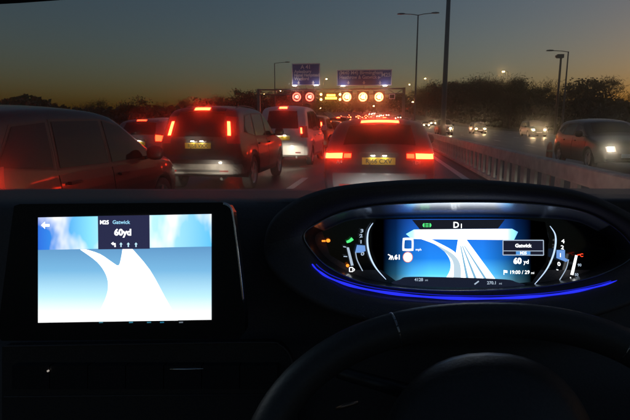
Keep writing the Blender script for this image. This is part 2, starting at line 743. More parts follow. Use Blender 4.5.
    part('tailgate_handle', MB().box(-.30, .30, y - .055, y + .07, pz[1] + .039, pz[1] + .075), 'paint')
    # tail lights
    for e in (-1, 1):
        if kind == 'tall_suv':
            h = part('tail_light', B.patch(.98, 1.50, *((.84, 1.2) if e > 0 else (-1.2, -.84)), .010, nz=7, nf=8), M_LENS_OFF)
            part('brake_lamp', B.patch(1.13, 1.40, *((.87, .965) if e > 0 else (-.965, -.87)), .018, nz=5, nf=3), 'brake', h)
        elif kind == 'white_mpv':
            h = part('tail_light', B.patch(.88, 1.22, *((.86, 1.2) if e > 0 else (-1.2, -.86)), .010, nz=6, nf=8), M_LENS_OFF)
            part('brake_lamp', B.patch(1.0, 1.17, *((.89, .97) if e > 0 else (-.97, -.89)), .018, nz=4, nf=3), 'brake', h)
        elif kind == 'estate':
            h = part('tail_light', B.patch(.80, .925, *((.58, 1.4) if e > 0 else (-1.4, -.58)), .010, nz=3, nf=12), M_LENS_OFF)
            part('brake_lamp', B.patch(.825, .905, *((.79, 1.12) if e > 0 else (-1.12, -.79)), .018, nz=3, nf=8), 'brake', h)
            part('tail_lamp', B.patch(.835, .895, *((.60, .755) if e > 0 else (-.755, -.60)), .018, nz=3, nf=3), M_BRAKE2, h)
        else:
            h = part('tail_light', B.patch(.82, 1.06, *((.78, 1.7) if e > 0 else (-1.7, -.78)), .010, nz=5, nf=14), M_LENS_OFF)
            part('brake_lamp', B.patch(.86, 1.02, *((.83, 1.50) if e > 0 else (-1.50, -.83)), .018, nz=4, nf=14), 'brake', h)
    # windscreen, side glass, doors
    tp = [q for q in B.p if q.x > 0]
    ya = [q.x for q in tp if q.y < zr - .08][0] + .02
    yb_ = [q.x for q in tp if q.y < zb + .10][0] - .02
    part('windscreen', B.upper(ya, yb_), M_GLASS)
    sw = {  # side glass polygons (y, z)
        'people_carrier': [[(.02, .97), (1.02, .97), (.78, 1.17), (.40, 1.40), (.05, 1.47)], [(-.94, .98), (-.06, .97), (-.03, 1.47), (-.86, 1.46)], [(-1.72, 1.05), (-1.04, .99), (-.96, 1.45), (-1.42, 1.41)]],
        'tall_suv': [[(.02, 1.10), (.98, 1.10), (.76, 1.27), (.36, 1.51), (.05, 1.58)], [(-.94, 1.11), (-.06, 1.10), (-.03, 1.58), (-.86, 1.57)], [(-1.74, 1.20), (-1.04, 1.12), (-.96, 1.56), (-1.40, 1.52)]],
        'white_mpv': [[(.02, 1.09), (1.15, 1.09), (.95, 1.27), (.55, 1.56), (.05, 1.68)], [(-.94, 1.10), (-.06, 1.09), (-.03, 1.69), (-.86, 1.68)], [(-1.82, 1.16), (-1.04, 1.12), (-.96, 1.67), (-1.62, 1.63)]],
        'estate': [[(.02, .98), (.98, .98), (.74, 1.08), (.38, 1.24), (.05, 1.31)], [(-.94, .99), (-.06, .98), (-.03, 1.32), (-.86, 1.31)], [(-1.78, 1.07), (-1.04, 1.0), (-.96, 1.30), (-1.36, 1.26)]],
        'hatchback': [[(.02, .99), (1.0, .99), (.76, 1.10), (.40, 1.29), (.05, 1.36)], [(-.94, 1.0), (-.06, .99), (-.03, 1.37), (-.86, 1.36)], [(-1.50, 1.12), (-1.04, 1.01), (-.98, 1.35), (-1.22, 1.30)]]}[kind]
    for right in (True, False):
        sg = 1 if right else -1
        for nm, (d0, d1) in (('front_door', (0.0, 1.08)), ('rear_door', (-.98, -.02))):
            z0 = B.zb + .12
            lo = d0 if nm == 'front_door' else max(d0, B.yr + B.wr + .09)
            hi = min(d1, B.yf - B.wr - .09)
            poly = [(lo, z0), (hi, z0), (d1, zb - .12), (d1, zb - .02), (d0, zb - .02), (d0, zb - .20)] if nm == 'front_door' else \
                [(lo, z0), (hi, z0), (d1, zb - .20), (d1, zb - .02), (d0, zb - .02), (d0, zb - .12)]
            # remove duplicated corner points
            q = [poly[0]]
            for c in poly[1:]:
                if math.hypot(c[0] - q[-1][0], c[1] - q[-1][1]) > .01:
                    q.append(c)
            # door skin built as a grid so that it follows the side
            rows = []
            for i in range(7):
                t = i / 6
                z = z0 + (zb - .02 - z0) * t
                ys0 = lo + (d0 - lo) * min(1, t * 1.6)
                ys1 = hi + (d1 - hi) * min(1, t * 1.6)
                rows.append([(sg * (B.sx(ys0 + (ys1 - ys0) * j / 6, z) + .007), ys0 + (ys1 - ys0) * j / 6, z) for j in range(7)])
            edge = [[(a[0] - sg * .02, a[1], a[2]) for a in rows[0]]]
            edge2 = [[(a[0] - sg * .02, a[1], a[2]) for a in rows[-1]]]
            rows = edge + rows + edge2
            for r_ in rows:
                r_.insert(0, (r_[0][0] - sg * .02, r_[0][1], r_[0][2]))
                r_.append((r_[-1][0] - sg * .02, r_[-1][1], r_[-1][2]))
            d = part(nm, MB().grid(rows), 'paint')
            yh = d0 + .10
            zh = zb - .12
            part('door_handle', MB().box(*sorted((sg * (B.sx(yh, zh) + .005), sg * (B.sx(yh, zh) + .045))), yh, yh + .2, zh - .015, zh + .02), 'paint', d)
        for poly in sw:
            gy_, gz_ = sum(p[0] for p in poly) / len(poly), sum(p[1] for p in poly) / len(poly)
            part('window_trim', B.side([(gy_ + (a_ - gy_) * 1.07 + math.copysign(.012, a_ - gy_), gz_ + (b_ - gz_) * 1.05 + math.copysign(.012, b_ - gz_)) for a_, b_ in poly], .003, right), M_BLACK)
            part('side_window', B.side(poly, .008, right), M_GLASS)
        xm = B.sx(.86, zb)
        mm = MB()
        mm.tube([(sg * (xm - .03), .86, zb + .02), (sg * (xm + .06), .85, zb + .05)], .025, 8)
        mr = [(.0, .02), (.02, .075), (.06, .095), (.12, .10), (.19, .09), (.22, .06), (.235, .01)]
        rows = [[(sg * (xm + .03 + a), .84 + c * .55 * math.sin(g), zb + .10 + c * math.cos(g)) for g in [2 * math.pi * k / 12 for k in range(13)]] for a, c in mr]
        mm.grid(rows)
        part('door_mirror', mm, 'paint', smooth=True)
    # wheels
    tm, rm = wheel_meshes(B.wr)
    for yw in (B.yr, B.yf):
        for sg in (1, -1):
            i = part('wheel', tm, M_TYRE, -1, loc=(sg * (B.w - .125), yw, B.wr), rz=0 if sg > 0 else math.pi)
            part('rim', rm, M_RIM, i)
    # front
    hz = {'people_carrier': (.62, .76), 'tall_suv': (.72, .88), 'white_mpv': (.68, .84), 'estate': (.54, .66), 'hatchback': (.56, .70)}[kind]
    for e in (-1, 1):
        h = part('headlight', B.patch(hz[0], hz[1], *((.60, .97) if e > 0 else (-.97, -.60)), .006, True, nz=3, nf=5), M_CLEAR)
        part('headlamp_bulb', B.patch(hz[0] + .02, hz[1] - .02, *((.68, .90) if e > 0 else (-.90, -.68)), .012, True, nz=2, nf=3), 'head', h)
    part('grille', B.patch(hz[0] - .05, hz[1] - .04, -.48, .48, .008, True, nz=3), M_BLACK)
    y = B.end_y(.45, True) + B.crown
    part('front_plate', MB().box(-.26, .26, y - .03, y + .02, .40, .51), M_SIGNW)
    # exhaust
    part('exhaust', MB().tube([(.45, B.y0 + .3, .29), (.45, B.y0 + .03, .29)], .03, 10), M_CHROME)
    if kind in ('tall_suv', 'estate'):
        for e in (-1, 1):
            pts = []
            for k in range(9):
                yy = -1.45 + 1.75 * k / 8
                zz = B.top(yy)
                pts.append((e * (B.sx(yy, zz) - .03), yy, zz + .035 - (.04 if k in (0, 8) else 0)))
            part('roof_rail', MB().tube(pts, .014, 6), M_BLACK)
    return P


def car(kind, X, Y, label, paint, name='car', rz=0., group=None, bumper=None, brake=None, head=None, plate=None, cat='car', lamps_on=True, skip=()):
    if kind not in PROTO:
        PROTO[kind] = build_proto(kind)
    root = thing(name, label, cat, (X, Y, 0), rz, group)
    M = {'paint': paint, 'bumper': bumper or paint, 'brake': brake or M_BRAKE, 'head': head or M_CLEAR}
    objs = []
    for par, nm, me, m, loc, r in PROTO[kind]:
        if nm in skip:
            objs.append(None)
            continue
        mm = M[m] if isinstance(m, str) else m
        o = mesh_obj(nm, me, mm, root if par < 0 else objs[par])
        o.location = loc
        o.rotation_euler = (0, 0, r)
        objs.append(o)
        if nm == 'number_plate' and plate:
            y, z = PROTO[kind + '_plate']
            text_on('plate_lettering', plate, (0, y, z - .004), (1, 0, 0), (0, 0, 1), .098, M_PLATETXT, o, 'CENTER', .012, 1.0)
    return root


def headlights(root, kind, energy):
    B = PROTO[kind + '_body']
    for e in (-1, 1):
        ld = bpy.data.lights.new('headlight_beam', 'SPOT')
        ld.energy = energy
        ld.color = (1, .86, .66)
        ld.spot_size = rad(64)
        ld.spot_blend = .35
        ld.shadow_soft_size = .05
        o = bpy.data.objects.new('headlight_beam', ld)
        COL.objects.link(o)
        o.parent = root
        o.location = (e * .62, B.y1 + .03, .66)
        o.rotation_euler = (rad(90 - 27), 0, 0)


def paint(name, col, metal=.3, rough=.35):
    return mat(name, col, rough, metal, coat=.3, noise=.08, nscale=4)


P_GREY = paint('paint_dark_grey', (.020, .018, .018))
P_BLACK = paint('paint_black', (.008, .008, .009))
P_BLUE = paint('paint_dark_blue_grey', (.030, .038, .055))
P_WHITE = paint('paint_white', (.62, .62, .60), 0.)
P_SILVER = paint('paint_silver', (.14, .14, .14), .6)
P_RED = paint('paint_dark_red', (.06, .008, .007))

c1 = car('people_carrier', -4.05, 5.47, 'dark grey people carrier in the next lane, cut off at the left edge', P_GREY, 'people_carrier', cat='car', brake=emit('people_carrier_brake', (1, .035, .010), 15))
c1.scale = (1, 1, .955)
headlights(c1, 'people_carrier', 120)
c2 = car('tall_suv', -3.60, 11.55, 'dark tall car with silver lower bumper and upright red lamps ahead on the left', P_BLACK, 'sport_utility_car', plate='RJ58 VXX')
headlights(c2, 'tall_suv', 160)
c3 = car('white_mpv', -3.2, 17.75, 'white tall car with brightly lit bumper just beyond the dark tall car', P_WHITE, 'white_people_carrier')
c3.scale = (1, 1, 1.05)
headlights(c3, 'white_mpv', 100)
c4 = car('estate', -.07, 10.15, 'dark blue grey estate car directly ahead with wide high brake light and yellow plate', P_BLUE, 'estate_car', plate='RJ66 CXV')
y, z = PROTO['estate_plate']
Be = PROTO['estate_body']
for tx, xx in (('A4', -.62), ('TDI', .56)):
    q = Be.endp(xx / .8, z - .02, .006)
    text_on('badge', tx, (xx - .05, q.y - .012, z - .02), (1, 0, 0), (0, 0, 1), .085, M_CHROME, c4, 'LEFT', .01)
c5 = car('hatchback', -7.1, 15.6, 'silver hatchback two lanes left, seen over the people carrier bonnet', P_SILVER, 'hatchback', brake=M_BRAKE2)
# queue ahead
kinds = ['hatchback', 'estate', 'tall_suv', 'white_mpv', 'people_carrier']
pal = [P_GREY, P_BLACK, P_SILVER, P_BLUE, P_WHITE, P_RED]
FAR_SKIP = ('plate_lamp', 'exhaust', 'roof_rail', 'door_handle', 'front_plate', 'rear_reflector')
near_lbl = {(-7.45, 0): 'dark car two lanes left beyond the silver hatchback'}
q = 0
for lane, y0 in ((-7.45, 23.), (-3.4, 24.6), (0.02, 18.2), (-11.1, 17.)):
    y = y0
    k = 0
    while y < 230:
        kd = kinds[(q * 7 + k * 3) % 5] if lane != 0.02 or y > 30 else 'hatchback'
        lab = 'queuing car in the %s, seen as small red lamps' % {-7.45: 'third lane from the barrier', -3.4: 'second lane from the barrier', 0.02: 'lane beside the barrier', -11.1: 'lane farthest from the barrier'}[lane]
        c = car(kd, lane + bend(y), y, lab, pal[(q * 5 + k) % 6], 'queuing_car', brake=M_FARBRAKE if y > 40 else M_BRAKE,
                group='cars queuing ahead in lane %s' % {-7.45: 'three', -3.4: 'two', 0.02: 'one', -11.1: 'four'}[lane],
                rz=-math.atan((bend(y + 1) - bend(y - 1)) / 2), skip=FAR_SKIP)
        c.location.z = rise(y)
        c.rotation_euler.x = math.atan((rise(y + 2) - rise(y - 2)) / 4)
        y += random.uniform(6.3, 8.2) * (1 if y < 80 else 1.6)
        k += 1
    q += 1
# oncoming
onc = [('hatchback', 6.95, 17.2, 'dark oncoming car with one glaring white headlight beyond the barrier at right', P_BLACK, M_HEAD),
       ('people_carrier', 15.2, 54, 'oncoming car with twin warm headlights nearest the glaring dark car', P_BLACK, M_HEADFAR),
       ('hatchback', 12.2, 68, 'oncoming car with close twin headlights and their reflection on the road', P_BLACK, M_HEADFAR),
       ('white_mpv', 6.9, 60, 'oncoming tall car with bright headlights just right of the estate car', P_BLACK, M_HEADFAR),
       ('hatchback', 10.6, 88, 'oncoming car following behind the headlights right of the estate car', P_BLACK, M_HEADFAR)]
for kd, X, Y, lab, pt, hd in onc:
    c = car(kd, X + bend(Y), Y, lab, pt, 'oncoming_car', math.pi, head=hd, brake=M_LENS_OFF, skip=('plate_lamp',), group=None)
    c.location.z = rise(Y)
for k in range(14):
    Y = 105 + k * 15 + random.uniform(-4, 4)
    X = (6.9, 10.6, 14.3)[k % 3]
    c = car(kinds[k % 5], X + bend(Y), Y, 'far oncoming car, only its pair of tiny warm headlights showing', (P_BLACK, P_GREY)[k % 2], 'oncoming_car', math.pi - math.atan((bend(Y + 1) - bend(Y - 1)) / 2),
            head=M_HEADFAR, brake=M_LENS_OFF, skip=FAR_SKIP, group='far oncoming cars')
    c.location.z = rise(Y)
    c.rotation_euler.x = -math.atan((rise(Y + 2) - rise(Y - 2)) / 4)

# ------------------------------------------------------------------ sign gantry
GY = 80.
g = thing('sign_gantry', 'motorway gantry spanning the lanes with blue signs and lit speed signals', 'gantry', (0, GY, 0))


def gp(px, py, dy=0.):
    p = on_y(px, py, GY)
    return Vector((p.x, dy, p.z))


a, b = gp(258, 92.5), gp(404, 92.5)
zt = a.z
tr = MB()
for dz in (-.35, .45):
    for dy in (-.0, .9):
        tr.tube([(a.x, dy, zt + dz), (b.x, dy, zt + dz)], .09, 6)
n = 18
for k in range(n):
    x0 = a.x + (b.x - a.x) * k / n
    x1 = a.x + (b.x - a.x) * (k + 1) / n
    for dy in (0, .9):
        tr.tube([(x0, dy, zt - .35), (x1, dy, zt + .45)] if k % 2 else [(x0, dy, zt + .45), (x1, dy, zt - .35)], .04, 5)
tr.obj('truss_beam', M_STEEL, g)
for xx in (a.x, b.x):
    MB().box(xx - .22, xx + .22, .2, .7, 0, zt + .6).obj('leg', M_STEEL, g)


def sign(px0, py0, px1, py1):
    p, q2 = gp(px0, py1), gp(px1, py0)
    s = MB().box(p.x, q2.x, -.25, -.12, p.z, q2.z).obj('sign_panel', M_SIGN, g)
    bw = .13
    fr = MB()
    fr.box(p.x, q2.x, -.262, -.251, p.z, p.z + bw)
    fr.box(p.x, q2.x, -.262, -.251, q2.z - bw, q2.z)
    fr.box(p.x, p.x + bw, -.262, -.251, p.z + bw, q2.z - bw)
    fr.box(q2.x - bw, q2.x, -.262, -.251, p.z + bw, q2.z - bw)
    fr.obj('sign_border', M_SIGNW, s)
    for t in (.2, .5, .8):
        xx = p.x + (q2.x - p.x) * t
        MB().box(xx - .05, xx + .05, -.11, 0, zt - .3, q2.z - .3).obj('sign_bracket', M_STEEL, g)
    for t in (.12, .88):
        xx = p.x + (q2.x - p.x) * t
        lm_ = MB().box(xx - .3, xx + .3, -1.0, -.85, p.z - .12, p.z - .04).obj('sign_lamp', emit('sign_lamp_glow', (1, .85, .85), 30), g)
        MB().tube([(xx, -.9, p.z - .14), (xx, -.1, p.z - .3)], .03, 6).obj('lamp_bracket', M_STEEL, lm_)
    return s, p, q2


def sign_text(s, t, px, py, size_px, align='LEFT', sx=1.):
    c = gp(px, py, -.266)
    text_on('sign_lettering', t, c, (1, 0, 0), (0, 0, 1), size_px * GY / F, M_SIGNW, s, align, .022, sx)


def sign_arrow(s, px, py):
    c = gp(px, py, -.266)
    u = GY / F
    v = [(-.5, 1.5), (.5, 1.5), (.5, 0), (1.6, 0), (0, -1.7), (-1.6, 0), (-.5, 0)]
    mk('lane_arrow', [c + Vector((x * u, 0, z * u)) for x, z in v], [tuple(range(7))[::-1]], M_SIGNW, s)


s1, p1, q1 = sign(292.3, 63.3, 320.2, 85.5)
sign_text(s1, 'A 41', 306, 67.2, 5.2, 'CENTER')
sign_text(s1, 'Aylesbury', 294.5, 71.8, 4.2)
sign_text(s1, 'Hemel Hempstead', 294.5, 75.4, 4.2, sx=.78)
sign_text(s1, 'Watford', 294.5, 79.0, 4.2)
sign_arrow(s1, 299, 82.6)
sign_arrow(s1, 313.5, 82.6)
s2, p2, q2 = sign(337, 69.3, 392, 86)
sign_text(s2, '(M40 M4) Birmingham', 339.5, 73.2, 4.6, sx=1.0)
sign_text(s2, 'Heathrow & Gatwick', 339.5, 77.6, 4.6, sx=.9)
c = gp(379.0, 77.6, -.266)       # aeroplane symbol
u = GY / F
pl = [(-2.2, -.2), (-.6, .2), (-1.0, 1.7), (-.4, 1.7), (.8, .3), (2.1, .3), (2.3, 0), (2.1, -.3), (.8, -.3), (-.4, -1.7), (-1.0, -1.7), (-.6, -.3), (-2.2, -.5)]
mk('aeroplane_symbol', [c + Vector((x * u * .8, 0, z * u * .8)) for x, z in pl], [tuple(range(len(pl)))], M_SIGNW, s2)
sign_text(s2, 'M25', 386, 75.0, 5.0, 'CENTER')
for px in (348.5, 364, 380):
    sign_arrow(s2, px, 82.6)

M_REDLED = emit('red_ring_led', (1, .05, .03), 12)
M_REDLED2 = emit('red_ring_led_bright', (1, .12, .03), 26)
M_WLED = emit('white_digit_led', (1, .30, .22), 5)
M_WLED2 = emit('white_digit_led_bright', (1, .52, .16), 26)
M_AMBER = emit('amber_led', (1, .36, .03), 16)
M_AMBERL = emit('amber_lamp', (1, .42, .08), 26)
for i, (px, br) in enumerate(((297, 0), (310, 0), (347, 1), (363, 1), (379, 1))):
    c = gp(px, 97, -.3)
    s = .9
    h = MB().box(c.x - s, c.x + s, -.28, -.02, c.z - s, c.z + s).obj('speed_signal', M_BLACK, g)
    rows = [[(c.x + r * math.cos(2 * math.pi * k / 24), -.29, c.z + r * math.sin(2 * math.pi * k / 24)) for k in range(25)] for r in (.68, .50)]
    MB().grid(rows).obj('signal_ring', M_REDLED2 if br else M_REDLED, h)
    text_on('signal_digits', '40', (c.x, -.292, c.z), (1, 0, 0), (0, 0, 1),   .80 if not br else .86, M_WLED2 if br else M_WLED, h, 'CENTER', .05 if br else .03, .8)
c0, c1_ = gp(322.5, 100.5), gp(340.5, 92.5)
h = MB().box(c0.x, c1_.x, -.28, -.02, c0.z, c1_.z).obj('message_sign', M_BLACK, g)
for py, x0, x1 in ((95.3, 327, 335.5), (98.2, 325.5, 337)):
    m = MB()
    x = x0
    while x < x1 - .8:
        p_ = gp(x, py + 1.0)
        q_ = gp(x + 1.1, py - 1.0)
        m.box(p_.x, q_.x, -.29, -.281, p_.z, q_.z)
        x += 1.45
    m.obj('amber_message', M_AMBER, h)
for px in (321.3, 340.2):
    for py in (94.5, 99.5):
        c = gp(px, py, -.3)
        MB().tube([(c.x, -.34, c.z), (c.x, -.26, c.z)], .17, 12).obj('amber_lamp', M_AMBERL, h)
p_, q_ = gp(389, 99), gp(395, 94)
h = MB().box(p_.x, q_.x, -.28, -.02, p_.z, q_.z).obj('unlit_signal', M_BLACK, g)
fr = MB()
fr.box(p_.x, q_.x, -.292, -.281, p_.z, p_.z + .1).box(p_.x, q_.x, -.292, -.281, q_.z - .1, q_.z).box(p_.x, p_.x + .1, -.292, -.281, p_.z + .1, q_.z - .1).box(q_.x - .1, q_.x, -.292, -.281, p_.z + .1, q_.z - .1)
fr.obj('signal_border', M_SIGNW, h)


# ------------------------------------------------------------------ lamp posts
def lamp(X, Y, hgt, arms, label, lit=None, r=.11, name='lamp_post', group=None, rz=0.):
    t = thing(name, label, 'lamp post', (X, Y, rise(Y)), rz, group)
    MB().tube([(0, 0, 0), (0, 0, 1.2), (0, 0, 1.25), (0, 0, hgt)], [r * 1.25, r * 1.25, r, r * .6], 10).obj('post', M_POLE, t, True)
    for d, ln in arms:
        MB().tube([(0, 0, hgt - .05), (d * ln * .4, 0, hgt + .06), (d * ln, 0, hgt + .12)], .04, 6).obj('arm', M_POLE, t, True)
        rows = []
        for i, (xx, ww, hh) in enumerate(((0, .05, .05), (.15, .14, .10), (.45, .17, .12), (.75, .13, .09), (.85, .03, .03))):
            rows.append([(d * (ln - .1 + xx), ww * math.cos(a_), hgt + .12 + hh * math.sin(a_) * (1 if math.sin(a_) > 0 else .5)) for a_ in [2 * math.pi * k / 12 for k in range(13)]])
        hd = MB().grid(rows).obj('lantern', M_POLE, t, True)
        if lit:
            MB().tube([(d * (ln + .1), 0, hgt + .02), (d * (ln + .6), 0, hgt + .02)], .13, 8).obj('lit_bulb', lit, hd)
    return t


lamp(3.3, 29., 12.6, [(-1, 1.6), (1, 1.6)], 'tall unlit lamp post in the central reservation running out of the top of the picture', r=.15)
lamp(3.3, 56., 12.65, [(-1, 1.45), (1, 1.45)], 'unlit lamp post with two arms against the sky above the estate car')
p_ = on_y(274.5, 62.5, 86.)
lamp(p_.x, 86., p_.z - rise(86) - .1, [(1, 1.9)], 'single-armed unlit lamp post left of the gantry signs')
p_ = on_y(568.5, 50.5, 60.)
lamp(p_.x, 60., p_.z - .1, [(-1, 1.6)], 'single-armed unlit lamp post beside the camera mast at right')
p_ = on_y(561, 58, 63.)
t = thing('camera_mast', 'dark mast with a traffic camera on top at right', 'camera mast', (p_.x, 63., 0))
MB().tube([(0, 0, 0), (0, 0, p_.z)], [.16, .11], 10).obj('mast', M_POLE, t, True)
hd = MB().box(-.45, .25, -.25, .25, p_.z, p_.z + .42).obj('camera_housing', M_POLE, t)
MB().tube([(-.45, 0, p_.z + .2), (-.62, 0, p_.z + .18)], .14, 10).obj('camera_hood', M_BLACK, hd)

M_SOD = emit('sodium_lamp', (1, .55, .16), 150)
for px, py, Y, lab in ((508, 71.5, 150, 'lit orange street lamp shining above the trees at right'), (323.5, 79, 210, 'lit street lamp showing between the two blue gantry signs'),
                       (428, 78.5, 240, 'lit orange street lamp beside the tall lamp post'), (412, 84.5, 260, 'small lit street lamp right of the gantry'),
                       (262, 94, 230, 'small lit street lamp left of the gantry, nearest the trees'), (249, 96.5, 230, 'small lit street lamp over the white car'),
                       (278, 91, 240, 'small lit street lamp below the single-armed lamp post'), (240, 97, 220, 'small lit street lamp farthest left over the dark tall car'),
                       (286, 98.5, 200, 'small lit lamp just under the left end of the gantry'), (299, 105, 190, 'small lit lamp below the left red speed signal'),
                       (371, 106, 230, 'small lit lamp below the rightmost lit speed signals'), (318, 108, 250, 'small lit lamp below the amber message sign'),
                       (256, 101, 180, 'small lit lamp low over the white car roof'), (416, 102, 200, 'small lit lamp low beside the two-armed lamp post'), (475, 98, 190, 'small lit lamp low among the trees at right')):
    p_ = on_y(px, py, Y)
    lamp(p_.x, Y, max(4, p_.z - rise(Y)), [(1 if px < 400 else -1, .9)], lab, M_SOD if py < 80 else emit('small_sodium_lamp', (1, .5, .15), 90), .09, 'street_lamp')

# ------------------------------------------------------------------ trees
M_LEAF = [mat('foliage_dark', (.040, .045, .022), .8, noise=.4, nscale=.8), mat('foliage_brown', (.06, .05, .03), .8, noise=.4, nscale=.8)]
M_BARK = mat('bark', (.06, .05, .04), .9)


def crown_mesh(seed, n_cl=46, per=46, sx=.42, bare=False):
    """unit-height crown (z from .18 to 1): leaf-sized faces in clumps"""
    R = random.Random(seed)
    m = MB()
    for c in range(n_cl):
        th = R.uniform(0, 2 * math.pi)
        zz = R.betavariate(1.6, 1.4)
        prof = math.sin(math.pi * min(1, .12 + zz * .86)) ** .6
        rr = sx * prof * math.sqrt(R.uniform(.1, 1)) * R.uniform(.75, 1.12)
        cx, cy, cz = rr * math.cos(th), rr * math.sin(th), .2 + .74 * zz
        sp = R.uniform(.035, .085)
        for k in range(per):
            p = Vector((R.gauss(cx, sp), R.gauss(cy, sp), R.gauss(cz, sp * .8)))
            if p.z > 1.03:
                continue
            d = Vector((R.gauss(0, 1), R.gauss(0, 1), R.gauss(0, .8))).normalized()
            e = d.orthogonal().normalized()
            e.rotate(Matrix.Rotation(R.uniform(0, 6.28), 3, d))
            l = R.uniform(.010, .024)
            f = d.cross(e) * l * (.16 if bare else .7)
            e = e * l * (2.4 if bare else 1.1)
            b = len(m.v)
            m.v += [tuple(p - e), tuple(p + f), tuple(p + e), tuple(p - f)]
            m.f.append((b, b + 1, b + 2, b + 3))
    me = bpy.data.meshes.new('crown')
    me.from_pydata(m.v, [], m.f)
    return me


def trunk_mesh(seed):
    R = random.Random(seed + 50)
    m = MB()
    m.tube([(0, 0, 0), (R.uniform(-.01, .01), 0, .25), (R.uniform(-.03, .03), R.uniform(-.02, .02), .62), (0, 0, .9)], [.024, .018, .010, .003], 7)
    for k in range(9):
        z = R.uniform(.22, .62)
        a_ = R.uniform(0, 6.28)
        l = R.uniform(.2, .36)
        m.tube([(0, 0, z), (l * .5 * math.cos(a_), l * .5 * math.sin(a_), z + l * .45), (l * math.cos(a_), l * math.sin(a_), z + l * 1.0)], [.010, .006, .002], 5)
    return m.mesh('trunk')


CROWN = [crown_mesh(i, 40 + 6 * (i % 3), 60, (.40, .52, .34, .46, .58)[i % 5], i % 3 != 0) for i in range(6)]
TRUNK = [trunk_mesh(i) for i in range(6)]
OUT = [(-200, 89), (-50, 86), (0, 87), (28, 79), (48, 86), (70, 96), (110, 96), (150, 93), (175, 94), (205, 90), (250, 92), (300, 92), (345, 93), (395, 89), (425, 83), (450, 78), (470, 76), (500, 79), (530, 82), (556, 83), (575, 80), (600, 77), (640, 80), (800, 80)]


def project(p):
    d = p - CAMP
    w_ = d.dot(FW)
    return 315 + F * d.dot(RT) / w_, 210 - F * d.dot(UP) / w_


def tree(X, Y, hgt, k, label, group):
    t = thing('tree', label, 'tree', (X, Y, rise(Y) - .05), random.uniform(0, 6.28), group)
    a_ = mesh_obj('crown', CROWN[k % 6], M_LEAF[k % 2], t)
    b_ = mesh_obj('trunk', TRUNK[k % 6], M_BARK, t)
    t.scale = (hgt * random.uniform(.9, 1.25), hgt * random.uniform(.9, 1.25), hgt)
    return t


k = 0
spots = []
for i in range(26):                     # left verge
    Y = 34 + i * 8.5 + random.uniform(-3, 3)
    spots.append((-24 - random.uniform(0, 12) + bend(Y), Y, 0))
for i in range(40):                     # right verge
    Y = 36 + i * 6.2 + random.uniform(-2, 2)
    spots.append((26 + random.uniform(0, 15) + bend(Y) * .5, Y, 1))
for i in range(18):                     # ahead, beyond the bend
    spots.append((-95 + i * 9 + random.uniform(-4, 4), 345 + random.uniform(-25, 40), 2))
for X, Y, side in spots:
    px, py = project(Vector((X, Y, H)))
    yo = lerp_table(OUT, px) + random.uniform(-4, 8)
    d = (Vector((X, Y, H)) - CAMP).dot(FW)
    hgt = (122.8 - yo) / F * d * 1.0 + H - rise(Y)
    hgt = max(3., min(17, hgt))
    if side == 2:
        hgt = max(6, min(18, hgt))
    tree(X, Y, hgt, k, ('dark tree on the verge beyond the left lanes', 'dark tree beyond the opposite carriageway at right', 'far dark tree on the rise beyond the gantry')[side],
         ('trees left of the motorway', 'trees right of the motorway', 'trees beyond the gantry')[side])
    k += 1
# continuous undergrowth and woodland behind the single trees
R = random.Random(3)


def mass(name, label, gen, n, size):
    m = MB()
    for _ in range(n):
        p, s_ = gen()
        d = Vector((R.gauss(0, 1), R.gauss(0, 1), R.gauss(0, .8))).normalized()
        e = d.orthogonal().normalized()
        f = d.cross(e) * s_ * .7
        e = e * s_
        b = len(m.v)
        m.v += [tuple(p - e), tuple(p + f), tuple(p + e), tuple(p - f)]
        m.f.append((b, b + 1, b + 2, b + 3))
    me = bpy.data.meshes.new(name)
    me.from_pydata(m.v, [], m.f)
    o = mesh_obj(name, me, M_LEAF[0])
    tag(o, label, 'woodland', kind='stuff')


def gen_side(sg):
    def g_():
        Y = 18 * (330 / 18) ** R.uniform(0, 1)
        X = sg * (27 + R.uniform(0, 14)) + bend(Y) * (.5 if sg > 0 else 1)
        p = Vector((X, Y, H))
        px, py = project(p)
        d = (p - CAMP).dot(FW)
        top = max(2., (122.8 - lerp_table(OUT, px) - 15 + 4 * math.sin(Y * .35) + 2 * math.sin(Y * .9)) / F * max(d, 5) + H - rise(Y))
        return Vector((X, Y, rise(Y) + R.uniform(0, 1) ** .8 * top * (.72 if sg > 0 else .9))), R.uniform(.6, 1.4) * (.06 + Y * .0042)
    return g_


mass('woodland', 'dark undergrowth and wood along the left verge', gen_side(-1), 60000, .4)
mass('woodland', 'dark undergrowth and wood along the right verge', gen_side(1), 60000, .4)


def gen_far():
    X = R.uniform(-150, 120)
    Y = R.uniform(370, 420)
    return Vector((X, Y, rise(Y) + R.uniform(0, 1) * (9 + 2.5 * math.sin(X * .11) + 1.5 * math.sin(X * .37)))), R.uniform(.6, 1.1)


mass('woodland', 'far dark wood on the skyline beyond the gantry', gen_far, 12000, .8)

# ------------------------------------------------------------------ the car the picture is taken from
own = thing('car_interior', 'dark car dashboard with lit screens and steering wheel in the foreground', 'car', (-.30, .55, 0))
OWN_INV = Matrix.Translation((.30, -.55, 0))


def adopt(o):
    o.matrix_parent_inverse = OWN_INV
    return o


def part(name, mb, m, par=None, smooth=False):
    o = (mb.obj(name, m, None, smooth) if isinstance(mb, MB) else mesh_obj(name, mb, m, None, smooth))
    o.parent = par or own
    if par is None:
        adopt(o)
    return o


M_DASH = mat('soft_dash_plastic', (.10, .082, .080), .6, noise=.12, nscale=420, bump=.4, bdist=.0012)
M_DASH2 = mat('smooth_dark_plastic', (.034, .030, .032), .38, noise=.08, nscale=420, bump=.2, bdist=.0008)
M_GLOSS = mat('gloss_black', (.006, .006, .007), .12)
M_LEATHER = mat('black_leather', (.05, .044, .042), .5, noise=.12, nscale=300, bump=.3, bdist=.001)

